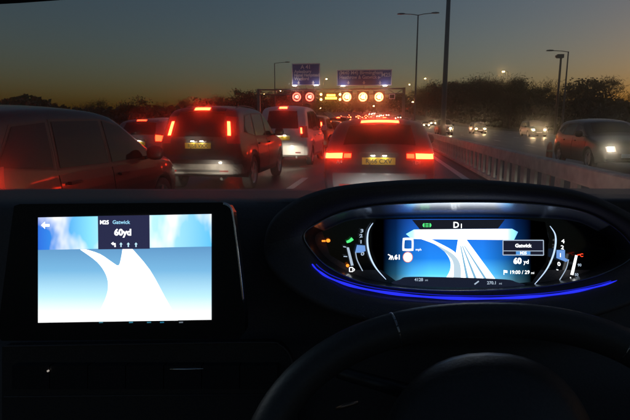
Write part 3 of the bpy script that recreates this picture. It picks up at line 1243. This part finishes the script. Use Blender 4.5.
# dashboard moulding
ROWS = [(188.6, 1.30), (190.2, 1.12), (191.6, 1.02), (193.2, .92), (195.5, .80), (198, .71), (202, .665), (208, .645), (220, .640), (260, .636), (300, .632), (336, .630), (343, .618), (352, .606), (395, .60), (440, .592), (520, .58), (640, .57)]
rows = []
for py, d in ROWS:
    row = []
    for i in range(56):
        px = -420 + i * 25
        dd = d
        if d < .66:
            dd = d + .03 * max(0, (px - 235) / 100) if px < 335 else d + .03
        row.append(cp(px, py + (.4 if d > .9 else 0) * math.sin(px * .01), dd))
    rows.append(row)
dash_o = part('dashboard', MB().grid(rows), M_DASH, None, True)
# binnacle: rings of outlines at their own depths
NR = 6


def ring(pts, d):
    return [cp(p.x, p.y, d if not callable(d) else d(p.y)) for p in spline([(a, b, 0) for a, b in pts], NR, True)]


G = [(304, 234), (320, 222), (345, 211.5), (385, 204.8), (450, 202), (520, 203), (575, 209.5), (606, 222), (626, 238), (634, 254), (616, 268), (586, 279), (540, 287), (480, 291), (420, 290), (365, 283), (330, 268), (311, 250)]
D = [(316, 236), (330, 228), (352, 219.5), (390, 217.4), (450, 216.6), (520, 217), (570, 220), (594, 229), (610, 240), (616, 252), (602, 264), (576, 275), (535, 283), (480, 287), (420, 286), (370, 279), (338, 266), (321, 251)]
L = [(264, 244), (274, 217), (306, 195), (356, 183.6), (445, 178.8), (525, 183), (582, 192), (628, 212), (656, 234), (668, 258), (662, 284), (630, 305), (560, 325), (480, 330), (410, 328), (350, 318), (300, 296), (271, 270)]
L2 = [(267, 244), (277, 219), (309, 198.5), (358, 188), (445, 183.5), (525, 187.5), (580, 197), (622, 216), (650, 236), (661, 258), (655, 282), (626, 302), (558, 321), (480, 326), (410, 324), (353, 314), (304, 293), (275, 269)]
I1 = [(300, 236), (316, 219), (344, 207), (386, 200), (450, 197.5), (522, 199), (580, 206), (612, 219), (634, 236), (642, 255), (624, 274), (592, 288), (544, 296), (480, 301), (418, 299.5), (360, 292), (326, 276), (306, 254)]
O_ = [(x + (465 - x) * .02, y + 3.5 if y < 250 else y) for x, y in L]
lipd = lambda y: .585 - .055 * max(0, min(1, (y - 255) / 60))
rings = [ring(O_, .95), ring(L, lambda y: lipd(y) + .01), ring(L2, lipd), ring(I1, .610), ring(G, .618)]
m = MB()
for r_ in rings:
    r_.append(r_[0])
m.grid(rings)
part('instrument_hood', m, M_DASH, None, True)
g1, d1 = ring(G, .618), ring(D, .665)
m = MB()
m.grid([g1 + [g1[0]], d1 + [d1[0]]])
clu = part('instrument_cluster', m, mat('cluster_surround', (.03, .03, .034), .22), None, True)
m = MB()
m.add(d1, [tuple(range(len(d1)))])
part('cluster_face', m, M_GLOSS, clu)
vi = [i for i, p in enumerate(spline([(a, b, 0) for a, b in G], NR, True)) if p.y < 226]
part('cluster_reflection', MB().grid([[g1[i] - UP * .0006 for i in vi], [d1[i] - UP * .0006 - FW * .001 for i in vi]]), mat('reflection_pale', (.85, .87, .9), .24, .75), clu, True)  # pale mirror-like strip added over the dark surround to brighten the display's reflection
part('chrome_edge', MB().tube(ring(G, .6165), .0011, 6, True), mat('cluster_chrome', (.35, .35, .37), .25, 1.), clu, True)
# blue mood light strip
bl = spline([(p[0], p[1], 0) for p in ((312, 264), (318, 270.5), (332, 279), (360, 288), (405, 295), (460, 298.5), (520, 297.5), (566, 293), (600, 286), (622, 279.5))], 6)
E_BL = emit('blue_strip_light', (.022, .032, 1), 1.1)
wob = [1 + .25 * math.sin(i * .9) for i in range(len(bl))]
part('blue_light_strip', MB().tube([cp(p.x, p.y, .605) for p in bl], [(.0005 + .0011 * math.sin(math.pi * i / (len(bl) - 1)) ** .5) * wob[i] for i in range(len(bl))], 8), E_BL, clu, True)
part('blue_light_strip', MB().tube([cp(p.x + 2, p.y - 2.6, .607) for p in bl[3:-4]], .0006, 8), emit('blue_strip_faint', (.02, .03, 1), .45), clu, True)

# ---- flat pictures on the two displays
UVR = {}


def flat(name, pts, d, m, par, uvrect=None):
    me = bpy.data.meshes.new(name)
    me.from_pydata([tuple(cp(x, y, d)) for x, y in pts], [], [tuple(range(len(pts)))[::-1]])
    if uvrect:
        x0, y0, x1, y1 = uvrect
        uv = me.uv_layers.new(name='UVMap')
        for lp in me.loops:
            x, y = pts[lp.vertex_index]
            uv.data[lp.index].uv = ((x - x0) / (x1 - x0), (y1 - y) / (y1 - y0))
    me.update()
    return part(name, me, m, par)


def scr_text(s, px, py, size, d, m, par, align='LEFT', bold=0., sx=1., slant=0.):
    ex = RT
    if slant:
        ex = RT * math.cos(slant) - UP * math.sin(slant)
    o = text_on('screen_lettering', s, cp(px, py, d), ex, UP, size * d / F, m, None, align, bold, sx)
    o.parent = par
    return o


def strip_px(name, pts, wd, d, m, par, n=6):
    ps = spline([(a, b, 0) for a, b in pts], n) if len(pts) > 2 else [Vector((a, b, 0)) for a, b in pts]
    rows = []
    N = len(ps)
    for i, p in enumerate(ps):
        t = (ps[min(i + 1, N - 1)] - ps[max(i - 1, 0)]).normalized()
        nn = Vector((-t.y, t.x, 0))
        ww = wd(i / (N - 1)) if callable(wd) else wd
        a_, b_ = p + nn * ww / 2, p - nn * ww / 2
        rows.append([cp(a_.x, a_.y, d), cp(b_.x, b_.y, d)])
    return part(name, MB().grid(rows), m, par)


def grad_emit(name, stops, st, axis='Y', cloud=None, fade=None):
    """emission picked from a ramp along u or v, with a procedural cloud picture where asked"""
    m = bpy.data.materials.new(name)
    m.use_nodes = True
    n = m.node_tree
    n.nodes.clear()
    L_ = n.links.new
    uv = n.nodes.new('ShaderNodeUVMap')
    uv.uv_map = 'UVMap'
    sp = n.nodes.new('ShaderNodeSeparateXYZ')
    L_(uv.outputs[0], sp.inputs[0])
    r = n.nodes.new('ShaderNodeValToRGB')
    els = r.color_ramp.elements
    while len(els) < len(stops):
        els.new(.5)
    for e_, (p, c_) in zip(els, stops):
        e_.position = p
        e_.color = (*c_, 1)
    L_(sp.outputs[axis], r.inputs['Fac'])
    col = r.outputs[0]
    if cloud:
        mp = n.nodes.new('ShaderNodeMapping')
        mp.inputs['Scale'].default_value = (4.2, 1.3, 1)
        mp.inputs['Location'].default_value = cloud
        mp.inputs['Rotation'].default_value = (0, 0, rad(25))
        L_(uv.outputs[0], mp.inputs[0])
        nz = n.nodes.new('ShaderNodeTexNoise')
        nz.inputs['Scale'].default_value = 1.3
        nz.inputs['Detail'].default_value = 3
        nz.inputs['Roughness'].default_value = .45
        L_(mp.outputs[0], nz.inputs['Vector'])
        cr = n.nodes.new('ShaderNodeValToRGB')
        cr.color_ramp.elements[0].position = .44
        cr.color_ramp.elements[1].position = .58
        L_(nz.outputs['Fac'], cr.inputs[0])
        mx = n.nodes.new('ShaderNodeMixRGB')
        L_(cr.outputs[0], mx.inputs['Fac'])
        L_(col, mx.inputs['Color1'])
        mx.inputs['Color2'].default_value = (1, 1, 1, 1)
        col = mx.outputs[0]
    if fade:
        fr_ = n.nodes.new('ShaderNodeValToRGB')
        els = fr_.color_ramp.elements
        while len(els) < len(fade):
            els.new(.5)
        for e_, (p, c_) in zip(els, fade):
            e_.position = p
            e_.color = (c_, c_, c_, 1)
        L_(sp.outputs['X'], fr_.inputs[0])
        mx = n.nodes.new('ShaderNodeMixRGB')
        mx.blend_type = 'MULTIPLY'
        mx.inputs['Fac'].default_value = 1
        L_(col, mx.inputs['Color1'])
        L_(fr_.outputs[0], mx.inputs['Color2'])
        col = mx.outputs[0]
    e = n.nodes.new('ShaderNodeEmission')
    L_(col, e.inputs[0])
    e.inputs[1].default_value = st
    o = n.nodes.new('ShaderNodeOutputMaterial')
    L_(e.outputs[0], o.inputs[0])
    return m


E_W = emit('screen_white', (.95, .98, 1), 1.8)
E_BOX = emit('screen_box_dark', (.025, .028, .075), 1.)

# touchscreen
TD = .50
bez = [(14, 206), (20, 204), (222, 202.4), (229, 205), (233, 212), (238, 250), (245, 318), (245, 332), (239, 339), (2, 341), (-3, 336), (8, 250)]
m = MB()
m.prism([cp(x, y, TD + .001) for x, y in bez], FW * .022)
ts = part('touchscreen', m, mat('bezel_plastic', (.008, .007, .008), .42, spec=.3))
part('chrome_edge', MB().tube([cp(p.x, p.y, TD) for p in spline([(223.5, 203.3, 0), (229, 206, 0), (232.5, 213, 0), (236, 238, 0), (240, 272, 0), (243.6, 303, 0)], 5)], [.0013] * 6 + [.001] * 20, 8), M_CHROME, ts, True)
RC = (38, 215, 212, 322)
flat('screen_sky', [(38, 217.5), (211.5, 214), (211.5, 246.5), (38, 250)], TD, grad_emit('screen_sky_picture', [(0, (.03, .16, .72)), (.12, (.04, .30, .85)), (.30, (.25, .75, .95)), (.5, (.6, .95, 1)), (.72, (.45, .85, .98)), (1, (.12, .55, .92))], 1.1, 'X', (1.2, .35, 0)), ts, RC)
flat('screen_ground', [(38, 250), (211.5, 246.5), (211.5, 319.8), (38, 322.8)], TD, grad_emit('screen_ground_picture', [(0, (1, 1, 1)), (.10, (.92, .98, 1)), (.24, (.52, .85, .98)), (.48, (.19, .47, .74)), (.70, (.12, .31, .56))], 1.1), ts, RC)
rd = [p for p in spline([(80, 249.5, 0), (97, 262, 0), (106, 275, 0), (108, 288, 0), (104, 302, 0), (94, 321.5, 0)], 4)]
rd2 = [p for p in spline([(178, 320.5, 0), (165, 297, 0), (150, 270, 0), (132.5, 249, 0)], 3)]
rdm = [p for p in spline([(122.5, 249, 0), (121, 258, 0), (118.5, 265.5, 0), (112, 262, 0), (100, 254, 0), (86, 249.3, 0)], 3)]
flat('map_road', [(p.x, p.y) for p in rd + rd2 + rdm], TD - .0004, E_W, ts)
bx = flat('direction_box', [(97.8, 216), (149.5, 215.2), (149.8, 248.8), (98.2, 249.4)], TD - .0008, E_BOX, ts)
TT = TD - .0012
scr_text('M25', 99.8, 222.5, 5.4, TT, E_W, ts, bold=.03, sx=.95)
scr_text('Gatwick', 112.4, 222.3, 5.2, TT, emit('screen_cyan', (.35, .75, 1), 1.1), ts, bold=.015)
scr_text('60yd', 114.2, 232.6, 8.8, TT, E_W, ts, bold=.04)


def up_arrow(px, py, d, m, par, s=1.):
    v = [(-.6, 2.2), (-.6, -.4), (-1.6, -.4), (0, -2.4), (1.6, -.4), (.6, -.4), (.6, 2.2)]
    flat('arrow_symbol', [(px + x * s, py + y * s) for x, y in v][::-1], d, m, par)


E_CY = emit('screen_pale_cyan', (.55, .85, 1), 1.1)
for px in (121, 128.3, 136):
    up_arrow(px, 244.8, TT, E_CY, ts)
flat('arrow_symbol', [(111, 243.6), (113.4, 241.8), (113.4, 243), (115.6, 243.2), (115.8, 247), (114.4, 247), (114.3, 244.6), (113.4, 244.5), (113.4, 245.5)], TT, E_W, ts)
flat('arrow_symbol', [(41, 225.2), (45, 221.5), (45, 224), (49.5, 224), (49.5, 226.6), (45, 226.6), (45, 229)], TT, E_W, ts)
for px, c_ in ((101, (.1, .5, .7)), (131, (.1, .6, .9)), (149, (.1, .5, .75)), (162, (.05, .45, .8)), (181, (.4, .5, .6))):
    flat('menu_symbol', [(px - 2, 321.9), (px + 2, 321.7), (px + 2, 322.9), (px - 2, 323.1)], TT, emit('menu_glow_%d' % px, c_, .35), ts)

# instrument cluster display
CD = .655
CR = (345, 218, 600, 288)


def hexring(*a):
    return a


mp_pts = [(378, 219.5), (420, 219), (520, 219), (545, 222), (549, 240), (546, 262), (532, 282), (500, 284.5), (440, 284.5), (396, 281), (381, 270), (373, 250), (373, 232)]
E_MAP = grad_emit('cluster_map_picture', [(0, (.40, .88, 1)), (.20, (.08, .50, .95)), (.42, (.012, .18, .66)), (.70, (.012, .14, .60)), (1, (.01, .07, .38))], 1.5, 'Y', None,
                  [(.15, .0), (.20, .12), (.26, .7), (.33, 1), (.54, 1), (.61, .55), (.67, .12), (.73, 0)])
flat('map_ground', mp_pts, CD, E_MAP, clu, CR)
E_HOR = grad_emit('cluster_sky_band', [(.20, (.02, .22, .70)), (.265, (.25, .75, 1)), (.31, (.9, .97, 1)), (.60, (.92, .97, 1)), (.65, (.2, .5, .85)), (.70, (.01, .08, .25))], 2.6, 'X')
flat('map_sky', [(406, 234), (414, 229.6), (512, 228.8), (518, 232), (514, 240), (412, 239)], CD - .0004, E_HOR, clu, CR)
flat('status_bar', [(412, 219.8), (505, 219.4), (498, 228.6), (420, 229.6)], CD - .0004, emit('cluster_bar_dark', (.01, .012, .02), 1), clu)
E_RG = emit('cluster_road_grey', (.62, .80, .92), .9)
ra = [(p.x, p.y) for p in spline([(418, 238, 0), (438, 246, 0), (449, 258, 0), (450, 270, 0), (442, 284, 0)], 5)]
rb = [(p.x, p.y) for p in spline([(463, 284, 0), (464, 270, 0), (461, 259, 0), (452, 250, 0), (432, 239.5, 0)], 5)]
flat('map_road', (ra + rb)[::-1], CD - .0008, E_W, clu)
ra2 = [(p.x, p.y) for p in spline([(436, 245, 0), (447, 254, 0), (453.5, 264, 0), (453, 284, 0)], 5)]
rb2 = [(p.x, p.y) for p in spline([(460.5, 284, 0), (460.5, 266, 0), (454, 255, 0), (440, 246.5, 0)], 5)]
flat('map_lane', (ra2 + rb2)[::-1], CD - .0010, E_RG, clu)
flat('map_road', [(458, 239), (466, 239), (499, 284), (462, 284), (456, 252)], CD - .0006, E_W, clu)
for x0, x1 in ((460.2, 467), (462, 476), (464, 487)):
    flat('map_lane', [(x0, 246), (x0 + .9, 246), (x1 + 2.8, 283.5), (x1, 283.5)], CD - .0011, emit('cluster_lane_blue', (.25, .55, .80), .9), clu)
CT = CD - .0015
E_GR = emit('screen_green', (.10, 1, .25), 1.1)
E_ORANGE = emit('warning_orange', (1, .22, .02), 2.2)
E_REDS = emit('screen_red', (1, .06, .02), 1.6)
E_DIM = emit('screen_dim_white', (.55, .68, .85), .8)
# side-light symbol, gear
for sg, bx_ in ((-1, 424.5), (1, 429.5)):
    arc = [(bx_ + sg * 1.9 * math.sin(a_), 225.2 - 2.1 * math.cos(a_)) for a_ in [math.pi * k / 8 for k in range(9)]]
    flat('light_symbol', arc if sg > 0 else arc[::-1], CT, E_GR, clu)
    for dy in (-1.5, 0, 1.5):
        strip_px('light_symbol', [(bx_ + sg * -.9, 225.2 + dy), (bx_ - sg * -2.7 - sg * 6.2, 225.2 + dy)][:2], .7, CT, E_GR, clu)
scr_text('D', 453, 225.2, 8.2, CT, E_W, clu, bold=.02)
scr_text('1', 459.8, 226.2, 6.2, CT, E_W, clu, bold=.02)
# speed "0" as a rounded outline, unit, limit sign
q = [(p.x, p.y) for p in spline([(403, 240, 0), (404, 238.2, 0), (411.8, 238.2, 0), (413.2, 239.6, 0), (413.2, 249.2, 0), (412, 250.6, 0), (404, 250.6, 0), (402.6, 249.2, 0)], 3, True)]
rows = [[cp(408 + (x - 408) * s_, 244.4 + (y - 244.4) * s_, CT) for x, y in q + [q[0]]] for s_ in (1.04, .70)]
part('speed_digit', MB().grid(rows), E_W, clu)
scr_text('mph', 415.5, 249.6, 3.4, CT, E_W, clu)
scr_text('61', 394.4, 257.4, 6.4, CT, E_W, clu, bold=.04)
strip_px('cruise_symbol', [(388, 254.5), (390.5, 256), (389, 259.5)], .9, CT, E_W, clu)
strip_px('cruise_symbol', [(391, 259.8), (392, 255.8), (393.4, 259.8)], .9, CT, E_W, clu)
disc = [(407.8 + 4.4 * math.cos(a_), 257.2 + 4.7 * math.sin(a_)) for a_ in [2 * math.pi * k / 28 for k in range(28)]]
flat('limit_sign', disc, CT, E_W, clu)
rows = [[cp(407.8 + s_ * 4.6 * math.cos(2 * math.pi * k / 28), 257.2 + s_ * 4.9 * math.sin(2 * math.pi * k / 28), CT - .0003) for k in range(29)] for s_ in (1.1, .96)]
part('limit_sign_ring', MB().grid(rows), emit('sign_red_ring', (1, .25, .15), .9), clu)
# direction box
q = [(503, 240.3), (543.4, 240.3), (543.6, 255.2), (503, 255)]
for i in range(4):
    strip_px('box_frame', [q[i], q[(i + 1) % 4]], .9, CT, E_DIM, clu)
flat('box_fill', [(503.4, 240.7), (543, 240.7), (543.2, 254.8), (503.4, 254.6)], CD - .0006, emit('cluster_box_dark', (.012, .014, .03), 1), clu)
strip_px('box_frame', [(503, 250.9), (543.5, 251)], .7, CT, E_DIM, clu)
scr_text('Gatwick', 523.2, 245.8, 4.8, CT, E_W, clu, 'CENTER', .035)
flat('motorway_patch', [(516, 251.4), (530.4, 251.4), (530.4, 254.8), (516, 254.8)], CD - .0009, emit('cluster_patch_blue', (.10, .35, .80), 1), clu)
scr_text('M25', 523.4, 253.1, 3.8, CT, E_W, clu, 'CENTER', .02)
scr_text('60', 513.5, 261.2, 8.0, CT, E_W, clu, bold=.05)
scr_text('yd', 523.6, 262, 5.6, CT, E_W, clu, bold=.02)
scr_text('19:00 / 29', 509.4, 272.4, 5.0, CT, E_W, clu, bold=.015)
scr_text('mi', 531, 273.0, 3.4, CT, E_W, clu)
flat('flag_symbol', [(503.6, 270), (507.4, 270.6), (507.4, 273), (504.4, 272.6), (504.4, 274.8), (503.6, 274.8)], CT, E_W, clu)
scr_text('4128', 414.5, 279.8, 4.3, CT, E_DIM, clu, bold=.02)
scr_text('mi', 425, 280.2, 3.0, CT, E_DIM, clu)
scr_text('270.1', 487, 283.0, 4.3, CT, E_DIM, clu, bold=.02)
scr_text('mi', 499, 283.6, 3.0, CT, E_DIM, clu)
strip_px('service_symbol', [(474.5, 284.4), (478.8, 281.2)], 1.3, CT, E_DIM, clu)
flat('footer_bar', [(p.x, p.y) for p in spline([(392, 283.5, 0), (400, 279.5, 0), (410, 276.8, 0), (460, 277.6, 0), (505, 279.4, 0), (516, 282, 0), (524, 286, 0), (480, 287.5, 0), (420, 286.5, 0)], 4, True)][::-1], CD - .0012, emit('cluster_footer_dark', (.010, .014, .03), 1), clu)
# dials
E_ARC = emit('dial_arc_blue_white', (.55, .72, 1), 1.2)
taper = lambda t: .5 + 1.3 * math.sin(math.pi * t)
strip_px('dial_arc', [(373, 223), (368.4, 231), (367.4, 243), (370, 256), (376, 268), (386, 279.5)], taper, CT, E_ARC, clu)
strip_px('dial_arc', [(550, 226), (555, 234), (555.6, 244), (552.6, 257), (545.6, 271), (534, 285)], taper, CT, E_ARC, clu)
strip_px('dial_arc', [(355.6, 252), (357.2, 260), (362.6, 271)], .9, CT, E_DIM, clu)
strip_px('dial_arc', [(568.6, 259.5), (566, 269), (559.6, 280)], .9, CT, E_DIM, clu)
E_BLK = emit('dial_block_blue', (.18, .38, .85), .9)
flat('dial_block', [(357, 245), (365, 245.5), (365.6, 251), (362, 252.6), (355, 252.8)], CT, E_BLK, clu)
flat('dial_block', [(556.6, 250), (565, 250), (565, 258), (569, 260), (566, 262), (556.4, 258)], CT, E_BLK, clu)
for x, y, s_ in ((362, 231, '3'), (361, 236, '2'), (361, 242, '1'), (362.6, 254, '0')):
    scr_text(s_, x, y, 4.6, CT - .0003, E_DIM, clu, 'CENTER', .03, 1.5, -.2)
for x, y, s_ in ((563, 241.4, '4'), (562.4, 247.6, '2'), (560.4, 255.4, '1'), (559, 264.2, '0'), (557.4, 269.4, '-')):
    scr_text(s_, x, y, 5.4, CT - .0003, E_W, clu, 'CENTER', .02, 1.2, .2)
# fuel and temperature
flat('fuel_bar', [(346.6, 247.4), (349, 247.4), (353.6, 265.4), (351, 265.8)], CT, E_DIM, clu)
strip_px('gauge_tick', [(343.2, 246.6), (346, 247.2)], .9, CT, E_DIM, clu)
strip_px('gauge_tick', [(343.6, 256.4), (347.2, 256.6)], .9, CT, E_DIM, clu)
disc = [(347.6 + 1.6 * math.cos(a_), 265.6 + 1.6 * math.sin(a_)) for a_ in [2 * math.pi * k / 16 for k in range(16)]]
flat('fuel_warning_dot', disc, CT, E_ORANGE, clu)
q = [(349.4, 267.6), (352.8, 267.6), (352.8, 271.6), (349.4, 271.6)]
for i in range(4):
    strip_px('pump_symbol', [q[i], q[(i + 1) % 4]], .7, CT, E_W, clu)
strip_px('pump_symbol', [(352.8, 268.4), (354.6, 269.4), (353.6, 271.2)], .6, CT, E_W, clu)
strip_px('green_lamp_symbol', [(346.6, 242), (349.6, 241), (352.6, 238.6)], lambda t: 2.2 + 1.2 * t, CT, E_GR, clu)
strip_px('orange_lamp_symbol', [(321.8, 241), (325.6, 241)], 1.6, CT, E_ORANGE, clu)
disc = [(328.2 + 2.1 * math.cos(a_), 240.6 + 1.8 * math.sin(a_)) for a_ in [2 * math.pi * k / 16 for k in range(16)]]
flat('orange_lamp_symbol', disc, CT, E_ORANGE, clu)
flat('temperature_bar', [(570.4, 274.6), (573.4, 275.2), (577.6, 255.6), (575.2, 255)], CT, E_W, clu)
strip_px('temperature_mark', [(577, 255.2), (580.6, 254.4)], 1.1, CT, E_REDS, clu)
scr_text('C', 580, 255.4, 4.6, CT, E_REDS, clu, bold=.03)
scr_text('90', 577.6, 265.2, 3.8, CT, E_DIM, clu, bold=.02)
scr_text('50', 574.6, 274.8, 3.8, CT, E_DIM, clu, bold=.02)
strip_px('coolant_symbol', [(567.2, 281.4), (572.6, 280.6)], 1.0, CT, E_W, clu)
strip_px('coolant_symbol', [(570, 281), (570.6, 277.2)], 1.0, CT, E_W, clu)

# steering wheel
sw = bpy.data.objects.new('steering_wheel', None)
COL.objects.link(sw)
sw.parent = own
sw.matrix_parent_inverse = OWN_INV
cx, cy, aa, bb, nn = 488, 505, 234, 185, 2.3


def wheel_pt(a_, sc=1.):
    c_, s_ = math.cos(a_), math.sin(a_)
    x = cx + aa * sc * math.copysign(abs(c_) ** (2 / nn), c_)
    y = cy - bb * sc * math.copysign(abs(s_) ** (2 / nn), s_)
    return x, y


def wd(y):
    return .470 - .00038 * (y - 320)


def rim_pts(a0, a1, n, close=False):
    o = []
    for k in range(n if close else n + 1):
        x, y = wheel_pt(a0 + (a1 - a0) * k / n)
        o.append(cp(x, y, wd(y)))
    return o


part('rim', MB().tube(rim_pts(0, 2 * math.pi, 96, True), .0165, 16, True), M_LEATHER, sw, True)
for a_ in (1.016, 1.924):
    part('rim_trim', MB().tube(rim_pts(a_ - .004, a_ + .004, 2), .0167, 16), mat('satin_silver', (.4, .4, .41), .3, 1.), sw, True)
rows = []
for i, (s_, dz) in enumerate(((.50, .035), (.49, .012), (.44, .0), (.30, -.010), (.12, -.016), (.01, -.017))):
    row = []
    for k in range(49):
        x, y = wheel_pt(2 * math.pi * k / 48, s_)
        y = cy + (y - cy) * 1.65
        row.append(cp(x, y, wd(y) + dz))
    rows.append(row)
part('airbag_hub', MB().grid(rows), M_LEATHER, sw, True)
for sg in (-1, 1):
    p0 = cp(cx + sg * 95, 470, wd(470) + .02)
    p1 = cp(cx + sg * 160, 455, wd(455) + .022)
    p2 = cp(cx + sg * 226, 462, wd(462) + .004)
    part('spoke', MB().tube([p0, p1, p2], [.03, .022, .016], 12), M_DASH2, sw, True)
part('spoke_trim', MB().tube([cp(336, 409, .455), cp(346, 405.5, .4545), cp(358, 402.5, .456)], [.0016, .0022, .0014], 8), mat('bronze_trim', (.30, .20, .15), .35, .9), sw, True)
part('steering_column', MB().tube([cp(cx, 440, .47), cp(cx, 420, .60)], .045, 14), M_DASH2, sw, True)
part('column_stalk', MB().tube([cp(cx - 50, 400, .535), cp(cx - 150, 372, .53)], [.010, .007], 10), M_DASH2, sw, True)

# centre switch panel below the touchscreen
frame = [(2, 347), (270, 343), (282, 346), (290, 356), (296, 376), (300, 470), (2, 470)]
sp_ = part('switch_panel', MB().prism([cp(x, y, .592) for x, y in frame], FW * .02), M_DASH2)
part('panel_rim', MB().tube([cp(p.x, p.y, .591) for p in spline([(4, 346.4, 0), (140, 344.4, 0), (262, 342.6, 0), (280, 345.4, 0), (290, 356, 0), (296, 376, 0)], 6)], .0012, 6), M_DASH, sp_, True)
for k in range(7):
    x0, x1 = 12 + k * 38, 49.2 + k * 38
    key = part('toggle_key', MB().prism([cp(x0, 366, .580), cp(x1, 365.6, .580), cp(x1, 389, .586), cp(x0, 389.4, .586)], FW * .012), M_DASH2, sp_)
    if k == 4:
        part('chrome_strip', MB().tube([cp(170, 369.5, .5795), cp(203.5, 368.9, .5795)], .0012, 8), M_CHROME, key, True)
part('panel_seam', MB().tube([cp(4, 397, .591), cp(150, 395.4, .591), cp(298, 394.5, .591)], .0009, 6), M_DASH, sp_, True)
part('indicator_dot', MB().tube([cp(47.4, 371.4, .5795), cp(48.8, 370.6, .5795)], .0011, 8), emit('indicator_white', (1, .9, .8), .35), sp_)

# rear-view mirror, roof lining and pillars
mr = [(-105, -75), (85, -87), (96, -77), (92, -23), (84, -16.5), (0, -10.5), (-105, -5), (-114, -14)]
mir = part('rear_view_mirror', MB().prism([cp(x, y, .46) for x, y in mr], FW * .03), M_BLACK)
part('mirror_stalk', MB().tube([cp(0, -40, .48), cp(6, -110, .55)], .012, 10), M_BLACK, mir)
M_LIN = mat('roof_lining', (.10, .095, .09), .9)
rows = []
for k in range(9):
    x = -1.05 + 1.5 * k / 8
    rows.append([(x, .30 - .06 * abs(k - 4) / 4, 1.635 - .05 * ((k - 4) / 4) ** 2), (x, .12, 1.65 - .05 * ((k - 4) / 4) ** 2), (x, .0, 1.655 - .05 * ((k - 4) / 4) ** 2)])
rl = MB().grid(rows)
o = part('roof_lining', rl, M_LIN, None, True)
for sg in (-1, 1):
    x = -.30 + sg * .80
    part('windscreen_pillar', MB().tube([(x, 1.02, 1.16), (x - sg * .05, .72, 1.36), (x - sg * .12, .26, 1.62)], [.05, .045, .045], 10), M_LIN, None, True)
    part('door_panel', MB().box(*sorted((x - sg * .02, x + sg * .06)), -1.2, .9, .35, 1.10), M_DASH)
# windscreen: a laminated pane with scatter added inside to imitate glare around the lamps
ga = []
for i in range(13):
    t = i / 12
    row = []
    for j in range(17):
        f = -1 + 2 * j / 16
        row.append(Vector((-.30 + f * (.80 - .14 * t), 1.16 - .86 * t - .10 * f * f, 1.19 + .45 * t - .015 * f * f)))
    ga.append(row)
m = MB()
nv = Vector((0, -.45, -.86)).normalized()
inner = [[p + nv * .005 for p in r_] for r_ in ga]
m.grid(ga)
b0 = len(m.v)
m.grid(inner)
nr_, nc_ = 13, 17
bd = [(0, j) for j in range(nc_)] + [(i, nc_ - 1) for i in range(1, nr_)] + [(nr_ - 1, j) for j in range(nc_ - 2, -1, -1)] + [(i, 0) for i in range(nr_ - 2, 0, -1)]
for k in range(len(bd)):
    a_, b_ = bd[k], bd[(k + 1) % len(bd)]
    ia, ib = a_[0] * nc_ + a_[1], b_[0] * nc_ + b_[1]
    m.f.append((ia, ib, b0 + ib, b0 + ia))
wm = bpy.data.materials.new('windscreen_glare')
wm.use_nodes = True
n = wm.node_tree
n.nodes.clear()
vs = n.nodes.new('ShaderNodeVolumeScatter')
ad = n.nodes.new('ShaderNodeAddShader')
for i_, (dn_, an_) in enumerate(((7, .986), (.7, .93))):
    vs = n.nodes.new('ShaderNodeVolumeScatter')
    vs.inputs['Color'].default_value = (1, 1, 1, 1)
    vs.inputs['Density'].default_value = dn_
    vs.inputs['Anisotropy'].default_value = an_
    n.links.new(vs.outputs[0], ad.inputs[i_])
vs = n.nodes.new('ShaderNodeVolumeScatter')
vs.inputs['Color'].default_value = (1, 1, 1, 1)
vs.inputs['Density'].default_value = 9
vs.inputs['Anisotropy'].default_value = .994
ad2 = n.nodes.new('ShaderNodeAddShader')
n.links.new(ad.outputs[0], ad2.inputs[0])
n.links.new(vs.outputs[0], ad2.inputs[1])
o_ = n.nodes.new('ShaderNodeOutputMaterial')
n.links.new(ad2.outputs[0], o_.inputs['Volume'])
part('windscreen', m, wm, None, True)
# own headlights, at the car's nose
for sg in (-1, 1):
    x = -.30 + sg * .66
    hl = part('headlight', MB().tube([(x, 1.86, .72), (x, 1.93, .72), (x, 1.95, .72)], [.05, .09, .085], 14), M_CLEAR, None, True)
    ld = bpy.data.lights.new('headlight_beam', 'SPOT')
    ld.energy = 1100
    ld.color = (1, .9, .75)
    ld.spot_size = rad(120)
    ld.spot_blend = .12
    ld.shadow_soft_size = .05
    o = bpy.data.objects.new('headlight_beam', ld)
    COL.objects.link(o)
    o.parent = own
    o.matrix_parent_inverse = OWN_INV
    o.location = (x, 1.99, .70)
    o.rotation_euler = (rad(90 - 60), 0, 0)
